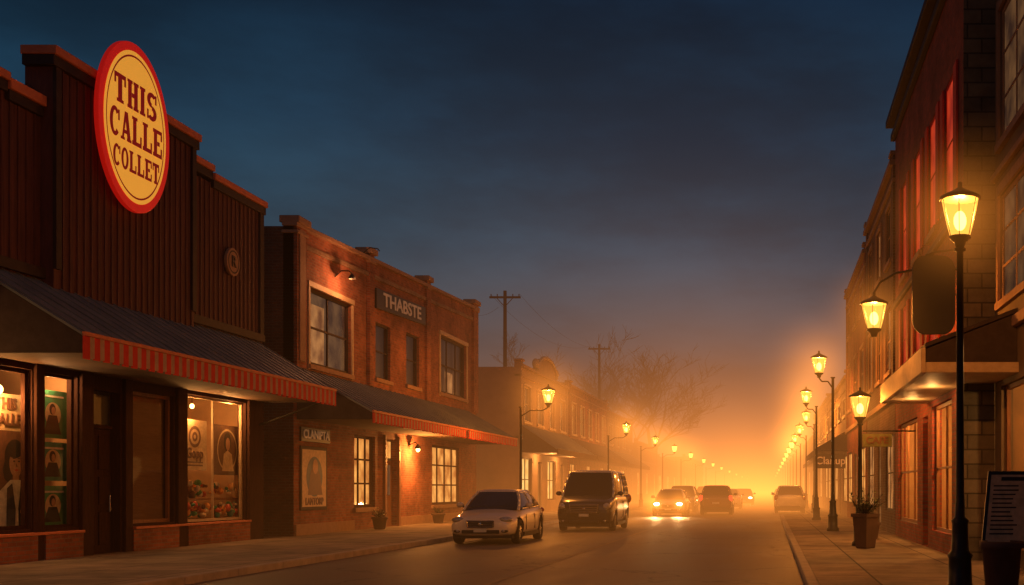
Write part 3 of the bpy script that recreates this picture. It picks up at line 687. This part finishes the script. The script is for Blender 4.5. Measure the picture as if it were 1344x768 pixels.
street_lamp(2.17,27.4,3.05,s=1.0,power=520,hR=1.4,hk=.6)
yl=[37,50,64,78,92,106,121,138,158,182,212,250,300,370,450]
for i,yy in enumerate(yl):
    far=yy>100; street_lamp(2.5 if i>1 else 2.05,yy,5.1,-1,.45,1.0 if i<3 else 1.1,0 if far else 2100,far,0 if yy>125 else 2.0+round(yy*.014,1),.5)
yl=[43.4,67,84,101,122,146,170,200,240,290,350,430]
for i,yy in enumerate(yl):
    far=yy>100; street_lamp(-9.45,yy,4.6,1,1.05,1.0,0 if far else 2600,far,0 if yy>125 else 2.0+round(yy*.014,1),.5)
street_lamp(-9.45,10.5,4.8,1,1.05,1.0,1100,False,0,0)  # extra lamp added out of view to light the siding store

# hanging lantern + black lozenge sign
g=G('hanging_lantern',(3.7,22.2,5)); a=g.p('bracket','iron_black')
pts=[(3.68,22.2,5.75),(3.0,22.2,5.78),(2.45,22.2,5.68),(2.15,22.2,5.5),(2.03,22.2,5.3)]
a.path(pts,.022); a.beam((3.68,22.2,5.2),(3.1,22.2,5.76),.016)
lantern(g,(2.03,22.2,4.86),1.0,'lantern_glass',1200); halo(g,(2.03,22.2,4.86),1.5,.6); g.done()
g=G('hanging_shop_sign',(3.2,22.0,5.2)); pb=[]
for (cx_,cz_,a0) in ((.26,.6,0),(-.26,.6,90),(-.26,-.6,180),(.26,-.6,270)):
    for i in range(7):
        t=math.radians(a0+15*i); pb.append((3.16+cx_*.6+.26*math.cos(t),21.98,5.22+cz_*.8+.28*math.sin(t)))
g.p('board','sign_black',bevel=.01).prism(pb,(0,.06,0)); g.p('hanger','iron_black').path([(3.66,22.0,6.1),(3.2,22.0,6.05),(3.0,22.0,5.98)],.02)
g.done()
g=G('small_shop_sign',(3,29,3)); g.p('board','p_olive',bevel=.01).box(2.35,3.1,28.9,28.95,2.55,2.88); g.text('lettering','CAFE',(2.72,28.88,2.71),.24,'p_brown',(math.pi/2,0,0)); g.p('bracket','iron_black').beam((2.35,28.92,2.95),(3.7,28.92,2.95),.02); g.done()
g=G('projecting_shop_sign',(3,54,2.7)); g.p('board','sign_black',bevel=.02).box(2.2,3.6,54.3,54.38,2.45,3.15); g.text('lettering','Clanup',(2.9,54.27,2.8),.5,'letter_white',(math.pi/2,0,0)); g.p('bracket','iron_black').beam((2.2,54.34,3.3),(3.7,54.34,3.3),.03); g.p('bracket','iron_black').beam((2.5,54.34,3.3),(2.5,54.34,3.15),.015); g.done()

# ------------------------------------------------------------------ planters and menu board
def planter(x,y,w,h,plant=.45,n=60,rnd=False,z=.125):
    g=G('planter',(x,y,z)); b_=g.p('pot','terracotta',rnd)
    b_.lathe((x,y,z),[(0,0),(w*.32,0),(w*.36,.03),(w*.48,h-.08),(w*.54,h-.08),(w*.54,h),(w*.45,h),(w*.44,h-.05)],20 if rnd else 4)
    g.p('soil','soil').lathe((x,y,z),[(0,h-.05),(w*.44,h-.05)],20 if rnd else 4)
    L=g.p('leaves','leaf'); st=g.p('stems','bark')
    for i in range(n):
        a=random.uniform(0,6.28); el=random.uniform(.4,1.5); l_=plant*random.uniform(.4,1.1); p0=Vector((x,y,z+h-.05)); d_=Vector((math.cos(a)*math.cos(el),math.sin(a)*math.cos(el),math.sin(el)))
        p1=p0+d_*l_; st.beam(p0,p1,.004,n=4)
        for j in range(4):
            q=p0+d_*l_*random.uniform(.4,1); sd=Vector((random.uniform(-1,1),random.uniform(-1,1),random.uniform(-.4,.8))).normalized(); cr2=sd.cross(Vector((0,0,1)))*.025
            L.poly([q,q+sd*.05+cr2,q+sd*.11,q+sd*.05-cr2])
    g.done()
planter(2.2,26.2,.62,.8,.65,80); planter(2.75,31,.5,.45,.35,30)
planter(-13.1,38.4,.5,.42,.35,40,True); planter(-13.1,45.2,.5,.4,.3,40,True); planter(2.62,12.9,.46,.78,.0,0,True)
g=G('menu_board',(2.7,13.1,.125)); 
def tilt(u,v,o=0):
    return (2.42+u*.62+v*.12, 13.05+v*.2-o, .84+v*.86-u*.0)
g.p('frame','iron_black',bevel=.008).prism([tilt(0,0),tilt(1,0),tilt(1,1),tilt(0,1)],(0,.04,0))
g.p('sheet','p_cream').poly([tilt(.06,.05,.004),tilt(.94,.05,.004),tilt(.94,.95,.004),tilt(.06,.95,.004)])
tx=g.p('menu_lines','p_black')
for i in range(13):
    v=.85-i*.058; u1=random.uniform(.45,.62); 
    if i==0: tx.poly([tilt(.25,.87,.008),tilt(.75,.87,.008),tilt(.75,.92,.008),tilt(.25,.92,.008)]); continue
    tx.poly([tilt(.12,v,.008),tilt(u1,v,.008),tilt(u1,v+.018,.008),tilt(.12,v+.018,.008)]); tx.poly([tilt(.78,v,.008),tilt(.88,v,.008),tilt(.88,v+.018,.008),tilt(.78,v+.018,.008)])
g.p('legs','iron_black').beam((2.75,13.2,.125),(2.75,13.12,.95),.025); g.p('foot','iron_black').box(2.5,3.0,13.0,13.4,.127,.16)
g.done()

# ------------------------------------------------------------------ cars
KIND={
'sedan':dict(L=4.55,W=.91,st=[(0,.36,.60,.5,.64),(.05,.25,.68,.64,.78),(.3,.2,.76,.72,.87),(1.0,.2,.88,.77,.9),(1.4,.2,.94,.8,.91),(2.4,.2,.97,.8,.91),(3.5,.2,1.0,.79,.91),(4.1,.22,1.03,.74,.88),(4.45,.28,.99,.66,.8),(4.55,.4,.86,.56,.7)],
   gb=(.9,1.15,4.05,.79),gr=(1.46,2.0,3.2,.58),wy=(.85,3.62),r=.33,hl=(.62,.2,.66,.19,.16,.085),gz=.55,gw=.36,gh=.085),
'van':dict(L=5.0,W=1.0,st=[(0,.42,.9,.66,.8),(.06,.28,1.02,.8,.93),(.35,.25,1.12,.88,.985),(.85,.25,1.22,.93,1.0),(1.2,.25,1.28,.94,1.0),(3,.25,1.28,.94,1.0),(4.7,.27,1.28,.93,1.0),(4.95,.35,1.25,.9,.96),(5.0,.45,1.15,.84,.9)],
   gb=(1.18,.85,4.97,.93),gr=(2.14,1.6,4.8,.78),wy=(.92,4.05),r=.36,hl=(.74,.16,.86,.17,.14,.14),gz=.8,gw=.5,gh=.15),
'suv':dict(L=4.6,W=.93,st=[(0,.4,.72,.58,.74),(.05,.28,.86,.7,.85),(.3,.25,.95,.8,.92),(1.0,.25,1.04,.85,.93),(1.4,.25,1.08,.86,.93),(3,.25,1.1,.86,.93),(4.3,.27,1.12,.84,.91),(4.55,.34,1.08,.8,.87),(4.6,.44,1.0,.74,.8)],
   gb=(1.02,1.15,4.5,.84),gr=(1.66,1.85,4.15,.66),wy=(.88,3.7),r=.35,hl=(.68,.17,.78,.17,.15,.1),gz=.68,gw=.42,gh=.11)}
def rrect(w,yf,yr,z,rad,n=5,bow=.12):
    pts=[]
    for cx_,cy_,a0 in ((w-rad,yr-rad,0),(-w+rad,yr-rad,90),(-w+rad,yf+rad,180),(w-rad,yf+rad,270)):
        for i in range(n):
            t=math.radians(a0+90*i/(n-1)); px=cx_+rad*math.cos(t); py=cy_+rad*math.sin(t)
            if a0>=180: py-=bow*(1-(px/w)**2)
            pts.append((px,py,z))
    return pts
def car(name,x,y,rot,kind,paint,lights='off',roof=None):
    K=KIND[kind]; L=K['L']; g=G(name,(x,y,0.0),rot,True); O=L/2; W=K['W']; r=K['r']
    vs=[];fs=[];n=0
    for (yy,zb,zt,wt,wm) in K['st']:
        h=[(0,zb),(wm*.86,zb),(wm*.97,zb+.1),(wm,zb+(zt-zb)*.45),(wm*.985,zb+(zt-zb)*.7),(wt+.02,zt-.045),(wt*.86,zt),(wt*.45,zt+.025),(0,zt+.035)]
        ring=[(a,b_) for a,b_ in h]+[(-a,b_) for a,b_ in h[-2:0:-1]]; n=len(ring); vs+=[(a,yy-O,b_) for a,b_ in ring]
    m=len(K['st'])
    for k in range(m-1):
        for i in range(n): fs.append((k*n+i,k*n+(i+1)%n,(k+1)*n+(i+1)%n,(k+1)*n+i))
    fs.append(tuple(range(n))); fs.append(tuple(range((m-1)*n,m*n))[::-1])
    me=bpy.data.meshes.new('body'); me.from_pydata(vs,[],fs); me.update()
    bm=bmesh.new(); bm.from_mesh(me); bmesh.ops.recalc_face_normals(bm,faces=bm.faces); bm.to_mesh(me); bm.free()
    me.materials.append(MATS[paint]); me.materials.append(MATS['car_dark'])
    o=bpy.data.objects.new('body',me); COL.objects.link(o); sb=o.modifiers.new('s','SUBSURF'); sb.levels=2; sb.render_levels=2
    cm=MB()
    for wy in K['wy']:
        for sd in (-1,1):
            x0=sd*(W-.3); x1=sd*(W+.2); cm.beam((x0,wy-O,r),(x1,wy-O,r),r+.055,n=28)
    c=mkobj('cut',cm,'car_dark'); bo=o.modifiers.new('b','BOOLEAN'); bo.operation='DIFFERENCE'; bo.object=c; bo.solver='EXACT'
    dg=bpy.context.evaluated_depsgraph_get(); nm=bpy.data.meshes.new_from_object(o.evaluated_get(dg)); 
    bpy.data.objects.remove(c); o.modifiers.clear()
    if len(nm.polygons)>50: o.data=nm
    for p in o.data.polygons:
        p.use_smooth=True
        for wy in K['wy']:
            d_=math.hypot(p.center.y-(wy-O),p.center.z-r)
            if d_<r+.06 and abs(p.center.x)<W+.1: p.material_index=1 if len(o.data.materials)>1 else 0; p.use_smooth=False
    g.att(o)
    zb,yf,yr,wb=K['gb']; zr,rf,rr2,wr=K['gr']; gl=g.p('windows','car_glass',True)
    rings=[]
    for t in (0,.5,1):
        e=t; bul=.03*math.sin(math.pi*t)
        rings.append(rrect(wb+(wr-wb)*e+bul,yf+(rf-yf)*e-O-bul,yr+(rr2-yr)*e-O+bul,zb+(zr-.05-zb)*t,.16))
    q=len(rings[0]); gl.add([p for R_ in rings for p in R_],[(k*q+i,k*q+(i+1)%q,(k+1)*q+(i+1)%q,(k+1)*q+i) for k in range(2) for i in range(q)])
    rf_=g.p('roof_panel',roof or paint,True); rg=[rrect(wr+.02,rf-O-.03,rr2-O+.02,zr-.085,.16),rrect(wr+.012,rf-O,rr2-O,zr-.035,.16),rrect(wr-.09,rf-O+.13,rr2-O-.13,zr,.14),rrect(wr-.3,rf-O+.4,rr2-O-.4,zr+.015,.1)]
    rf_.add([p for R_ in rg for p in R_],[(k*q+i,k*q+(i+1)%q,(k+1)*q+(i+1)%q,(k+1)*q+i) for k in range(3) for i in range(q)]+[tuple(range(3*q,4*q))])
    pl=g.p('pillars',roof or paint,True)
    for sd in (-1,1):
        P=lambda t,yb_,yt_: (sd*(wb+(wr-wb)*t+.03*math.sin(math.pi*t)-.0),yb_+(yt_-yb_)*t-O,zb+(zr-.05-zb)*t)
        def pil(yb_,yt_,rad,ins=0):
            pts=[P(t,yb_,yt_) for t in (0,.25,.5,.75,1)]; pts=[(a-sd*ins,b_,c_) for a,b_,c_ in pts]; pl.path(pts,rad,6)
        pil(yf+.03,rf+.03,.045,.04); pil(yr-.04,rr2-.04,.065,.05)
        ym=(yf+yr)/2+.05; yt=(rf+rr2)/2; pil(ym,yt,.022,-.0)
        if kind!='sedan': pil(yr-1.1,rr2-1.0,.03)
        g.p('belt_trim','chrome').beam((sd*(wb+.012),yf+.3-O,zb+.045),(sd*(wb+.012),yr-.3-O,zb+.085),.012,n=6)
        g.p('mirrors',paint,True).ell((sd*(wb+.17),yf+.45-O,zb+.14),.11,.07,.08); g.p('mirror_stalks','car_dark').beam((sd*wb,yf+.45-O,zb+.08),(sd*(wb+.14),yf+.45-O,zb+.1),.02)
        for ys in (yf+.35,ym,yr-.45): g.p('door_seams','car_dark').box(min(sd*(W-.02),sd*(W+.001)),max(sd*(W-.02),sd*(W+.001)),ys-O-.006,ys-O+.006,.36,zb-.12)
        for ys in (ym-.25,ym+.8): g.p('door_handles','chrome').beam((sd*(W-.0),ys-O,zb-.12),(sd*(W-.0),ys+.16-O,zb-.12),.016,n=6)
        g.p('sill_trim','car_dark').box(min(sd*(W-.1),sd*(W-.01)),max(sd*(W-.1),sd*(W-.01)),K['wy'][0]+r+.1-O,K['wy'][1]-r-.1-O,.2,.3)
        for wy in K['wy']:
            c_=(sd*(W-.13),wy-O,r)
            g.p('tyres','tyre',True).lathe(c_,[(r*.62,-.1),(r*.95,-.1),(r,-.06),(r,.06),(r*.95,.1),(r*.66,.105),(r*.62,.08)],28,'x')
            rx=sd*.085; rim=g.p('rims','alloy',False); rim.lathe((c_[0]+rx,c_[1],c_[2]),[(r*.66,0),(r*.6,sd*-.03),(r*.58,sd*-.05)],28,'x')
            g.p('brake_dark','car_dark').lathe((c_[0]+rx-sd*.06,c_[1],c_[2]),[(0,0),(r*.62,0)],20,'x')
            for i in range(7):
                a=2*math.pi*i/7; rim.beam((c_[0]+rx-sd*.01,c_[1],c_[2]),(c_[0]+rx-sd*.015,c_[1]+r*.62*math.cos(a),c_[2]+r*.62*math.sin(a)),.035,.022,6)
            rim.lathe((c_[0]+rx,c_[1],c_[2]),[(0,sd*.015),(.05,sd*.01),(.06,-sd*.02)],14,'x')
        hx,hy,hz,sx,sy,sz=K['hl']
        g.p('headlight_lens','lens_off' ,True).ell((sd*hx,hy-O,hz),sx,sy+.02,sz,16,10)
        if lights=='head':
            g.p('headlight_bulb','head_on',True).ell((sd*(hx-.02),hy-O-.12,hz),sx*.85,.1,sz*.95,14,8)
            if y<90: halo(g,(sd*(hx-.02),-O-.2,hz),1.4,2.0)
        g.p('fog_lamp_recess','car_dark',True).ell((sd*hx*.98,.07-O,.37),.12,.06,.055); g.p('fog_lamps','lens_off',True).ell((sd*hx*.98,.03-O,.37),.045,.04,.04)
        tz=K['st'][-2][2]-.14; g.p('tail_lights','tail_on' if lights=='tail' else 'tail_off',True).ell((sd*(K['st'][-2][3]+.02),L-.12-O,tz),.14,.13,.09 if kind=='sedan' else .18,14,8)
    gz,gw,gh=K['gz'],K['gw'],K['gh']
    g.p('grille','car_dark',bevel=.02).box(-gw,gw,-.025-O,.1-O,gz-gh,gz+gh)
    ch=g.p('grille_bars','chrome')
    nb=3 if kind!='van' else 4
    for i in range(nb):
        zz=gz-gh+2*gh*(i+.5)/nb; ch.beam((-gw+.02,-.035-O,zz),(gw-.02,-.035-O,zz),.011 if kind=='sedan' else .02,n=6)
    ch.path([(-gw,-.03-O,gz+gh),(gw,-.03-O,gz+gh),(gw*.9,-.03-O,gz-gh),(-gw*.9,-.03-O,gz-gh),(-gw,-.03-O,gz+gh)],.016,6)
    g.p('badge','chrome',True).ell((0,-.045-O,gz),.05,.015,.04)
    g.p('lower_intake','car_dark',bevel=.02).box(-.5,.5,.0-O,.15-O,.3,.4)
    g.p('number_plate','plate',bevel=.005).box(-.17,.17,-.045-O,-.02-O,gz-gh-.13,gz-gh-.03)
    g.p('number_plate_rear','plate').box(-.2,.2,L-.02-O,L+.01-O,.62,.74)
    g.p('rear_bumper','car_dark').box(-.6,.6,L-.12-O,L-.01-O,.34,.46)
    g.p('wipers','car_dark').beam((-.1,yf-.12-O,zb+.07),(.45,yf-.02-O,zb+.12),.01,n=5); g.p('wipers','car_dark').beam((-.6,yf-.05-O,zb+.07),(-.08,yf-.08-O,zb+.12),.01,n=5)
    g.p('underbody','car_dark').box(-W+.12,W-.12,.3-O,L-.3-O,.16,.3)
    g.done()
    if lights=='head' and y<90:
        for sd in (-1,1): g.light('headlight_beam',(sd*K['hl'][0],-O-.3,K['hl'][2]),700,(1,.55,.2),.06,'SPOT',(math.radians(80),0,math.pi),60,.8)
    return g
car('parked_car',-7.65,32.5,0,'sedan','paint_champagne')
car('parked_van',-6.42,42.0,0,'van','paint_charcoal',roof='paint_silver')
car('oncoming_car',-5.4,63,0,'sedan','paint_silver','head')
car('parked_suv',-5.6,74,0,'suv','paint_charcoal')
car('departing_car',-3.0,66,math.pi,'suv','paint_brown','tail')
car('departing_car',-2.9,84,math.pi,'sedan','paint_silver','tail')
car('oncoming_car',-2.3,103,0,'sedan','paint_charcoal','head')
car('oncoming_car',-5.3,96,0,'suv','paint_charcoal','head')
car('parked_car',1.22,70,math.pi,'suv','paint_silver','off')
car('parked_car',1.25,120,math.pi,'sedan','paint_charcoal')
car('oncoming_car',-3.8,150,0,'sedan','paint_charcoal','head')

# ------------------------------------------------------------------ utility poles, trees
def upole(x,y,h):
    g=G('utility_pole',(x,y,0)); p=g.p('pole','pole_wood'); p.beam((x,y,0),(x,y,h),.15,.1,10)
    for zz,w_ in ((h-.4,.95),):
        g.p('crossarm','pole_wood').box(x-w_,x+w_,y-.06,y+.06,zz-.06,zz+.06)
        for q in (-.9,-.5,.5,.9): g.p('insulators','iron_black').beam((x+q*w_,y,zz+.06),(x+q*w_,y,zz+.2),.035,n=6)
    g.p('braces','pole_wood').beam((x-.5,y-.08,h-.45),(x,y-.08,h-1.0),.025,n=5); g.p('braces','pole_wood').beam((x+.5,y-.08,h-.45),(x,y-.08,h-1.0),.025,n=5)
    g.done()
upole(-16.2,70,13.6); upole(-14.9,100,14.1)
g=G('power_lines',(-16,85,13)); wr_=g.p('wires','pole_wood')
def wire(a,b_,sag):
    a=Vector(a);b_=Vector(b_); P=[a.lerp(b_,i/14)-Vector((0,0,sag*4*(i/14)*(1-i/14))) for i in range(15)]; wr_.path(P,.007,4)
for q in (-.9,.9):
    wire((-16.2+q,70,13.4),(-14.9+q,100,13.9),1.2)
wire((-16.6,70,12.6),(-14.5,53,9.8),.4)
g.done()
def tree(x,y,h,seed):
    rnd=random.Random(seed); g=G('bare_tree',(x,y,0)); mb=g.p('branches','bark')
    def grow(p,d,l_,r,lev):
        seg=3; 
        for i in range(seg):
            d=(d+Vector((rnd.uniform(-1,1),rnd.uniform(-1,1),rnd.uniform(-.3,.6)))*.16).normalized(); q=p+d*l_/seg; r2=r*.84
            mb.beam(p,q,r,r2,n=5 if lev<3 else 3)
            if lev<6 and (i>0 or lev>0):
                for k in range(2):
                    ax=Vector((rnd.uniform(-1,1),rnd.uniform(-1,1),rnd.uniform(-.2,.5))).normalized()
                    if rnd.random()<(.9 if lev<5 else .65): grow(q,(d*.75+ax*.7).normalized(),l_*rnd.uniform(.55,.72),max(r2*.6,.022),lev+1 if k==0 else lev+2)
            p=q;r=r2
    grow(Vector((x,y,0)),Vector((0,0,1)),h*.42,h*.016,0); g.done()
for i,(x,y,h) in enumerate(((-25,120,18),(-18.5,124,18.5),(-16,132,20),(-14.2,140,21),(-31,135,20),(9,200,13))): tree(x,y,h,i+11)

# ------------------------------------------------------------------ fog over the far street: absorption plus emission imitating lamp and sky glow
mb=MB(); mb.box(-60,35,14,460,.003,32)
m,nt,out=nt_new('glowing_street_mist')
tc=N(nt,'ShaderNodeTexCoord'); sp=N(nt,'ShaderNodeSeparateXYZ'); nt.links.new(tc.outputs['Object'],sp.inputs[0])
def M(op,a,b_=None):
    n=N(nt,'ShaderNodeMath',operation=op)
    for i,v in enumerate((a,b_)):
        if v is None: continue
        if isinstance(v,(int,float)): n.inputs[i].default_value=v
        else: nt.links.new(v,n.inputs[i])
    return n.outputs[0]
yf=N(nt,'ShaderNodeMapRange',interpolation_type='SMOOTHSTEP'); yf.inputs['From Min'].default_value=14; yf.inputs['From Max'].default_value=90; nt.links.new(sp.outputs[1],yf.inputs[0]); yf=yf.outputs[0]
hz=M('EXPONENT',M('MULTIPLY',sp.outputs[2],-1/4.4))
hb=M('EXPONENT',M('MULTIPLY',sp.outputs[2],-1/12))
xg=M('DIVIDE',M('ADD',sp.outputs[0],3.0),17.0); xg=M('EXPONENT',M('MULTIPLY',M('MULTIPLY',xg,xg),-1))
dens=M('MULTIPLY',M('MULTIPLY',yf,hb),.0125)
ab=N(nt,'ShaderNodeVolumeAbsorption',i_Color=(0,0,0,1)); nt.links.new(dens,ab.inputs['Density'])
e1=N(nt,'ShaderNodeEmission',i_Color=(1.0,.29,.026,1)); nt.links.new(M('MULTIPLY',M('MULTIPLY',M('MULTIPLY',yf,hz),xg),.037),e1.inputs['Strength'])
e2=N(nt,'ShaderNodeEmission',i_Color=(.5,.7,.85,1)); nt.links.new(M('MULTIPLY',dens,.06),e2.inputs['Strength'])
a1=N(nt,'ShaderNodeAddShader'); a2=N(nt,'ShaderNodeAddShader'); nt.links.new(ab.outputs[0],a1.inputs[0]); nt.links.new(e1.outputs[0],a1.inputs[1]); nt.links.new(a1.outputs[0],a2.inputs[0]); nt.links.new(e2.outputs[0],a2.inputs[1]); nt.links.new(a2.outputs[0],out.inputs['Volume'])
try: m.cycles.volume_step_rate=2.0
except Exception: pass
mkobj('glowing_street_mist',mb,m)

# ------------------------------------------------------------------ sky
wd=bpy.data.worlds.new('World'); scene.world=wd; wd.use_nodes=True; nt=wd.node_tree; nt.nodes.clear()
out=N(nt,'ShaderNodeOutputWorld'); bg=N(nt,'ShaderNodeBackground'); nt.links.new(bg.outputs[0],out.inputs[0])
tc=N(nt,'ShaderNodeTexCoord'); sp=N(nt,'ShaderNodeSeparateXYZ'); nt.links.new(tc.outputs['Generated'],sp.inputs[0])
r=N(nt,'ShaderNodeValToRGB'); cr=r.color_ramp; 
stops=[(0,(.12,.06,.03)),(.05,(.085,.06,.045)),(.12,(.034,.055,.068)),(.2,(.015,.05,.08)),(.29,(.0065,.03,.058)),(.4,(.0025,.013,.03)),(1,(.002,.009,.02))]
cr.elements[0].position=0; cr.elements[0].color=c4(stops[0][1]); cr.elements[1].position=1; cr.elements[1].color=c4(stops[-1][1])
for p_,c_ in stops[1:-1]: e=cr.elements.new(p_); e.color=c4(c_)
nt.links.new(sp.outputs[2],r.inputs[0])
mp=N(nt,'ShaderNodeMapping'); mp.inputs['Scale'].default_value=(1.6,1.6,4.5); mp.inputs['Rotation'].default_value=(0,.25,0); nt.links.new(tc.outputs['Generated'],mp.inputs[0])
no=N(nt,'ShaderNodeTexNoise',i_Scale=1.9,i_Detail=6.0,i_Roughness=.55); nt.links.new(mp.outputs[0],no.inputs['Vector'])
mr=N(nt,'ShaderNodeMapRange',interpolation_type='SMOOTHSTEP'); mr.inputs['From Min'].default_value=.32; mr.inputs['From Max'].default_value=.7; mr.inputs['To Min'].default_value=.7; mr.inputs['To Max'].default_value=1.6; nt.links.new(no.outputs[0],mr.inputs[0])
sc=N(nt,'ShaderNodeVectorMath',operation='SCALE'); nt.links.new(r.outputs[0],sc.inputs[0]); nt.links.new(mr.outputs[0],sc.inputs['Scale'])
nt.links.new(sc.outputs[0],bg.inputs[0]); bg.inputs[1].default_value=1.0

l=bpy.data.lights.new('cool_fill','SUN'); l.energy=.04; l.color=(.6,.75,1); l.angle=math.radians(8); o=bpy.data.objects.new('cool_fill',l); COL.objects.link(o); o.rotation_euler=(math.radians(35),math.radians(20),0)  # added faint cool fill light, no visible moon behind it

# ------------------------------------------------------------------ camera
cd_=bpy.data.cameras.new('camera'); cam=bpy.data.objects.new('camera',cd_); COL.objects.link(cam); cam.location=(0,0,1.5); cam.rotation_euler=(math.pi/2,0,0)
cd_.sensor_width=36; cd_.lens=1500/1344*36; cd_.shift_x=-338/1344; cd_.shift_y=257/1344; cd_.clip_end=4000; cd_.clip_start=.1
scene.camera=cam
scene.view_settings.view_transform='Standard'; scene.view_settings.look='None'; scene.view_settings.exposure=0
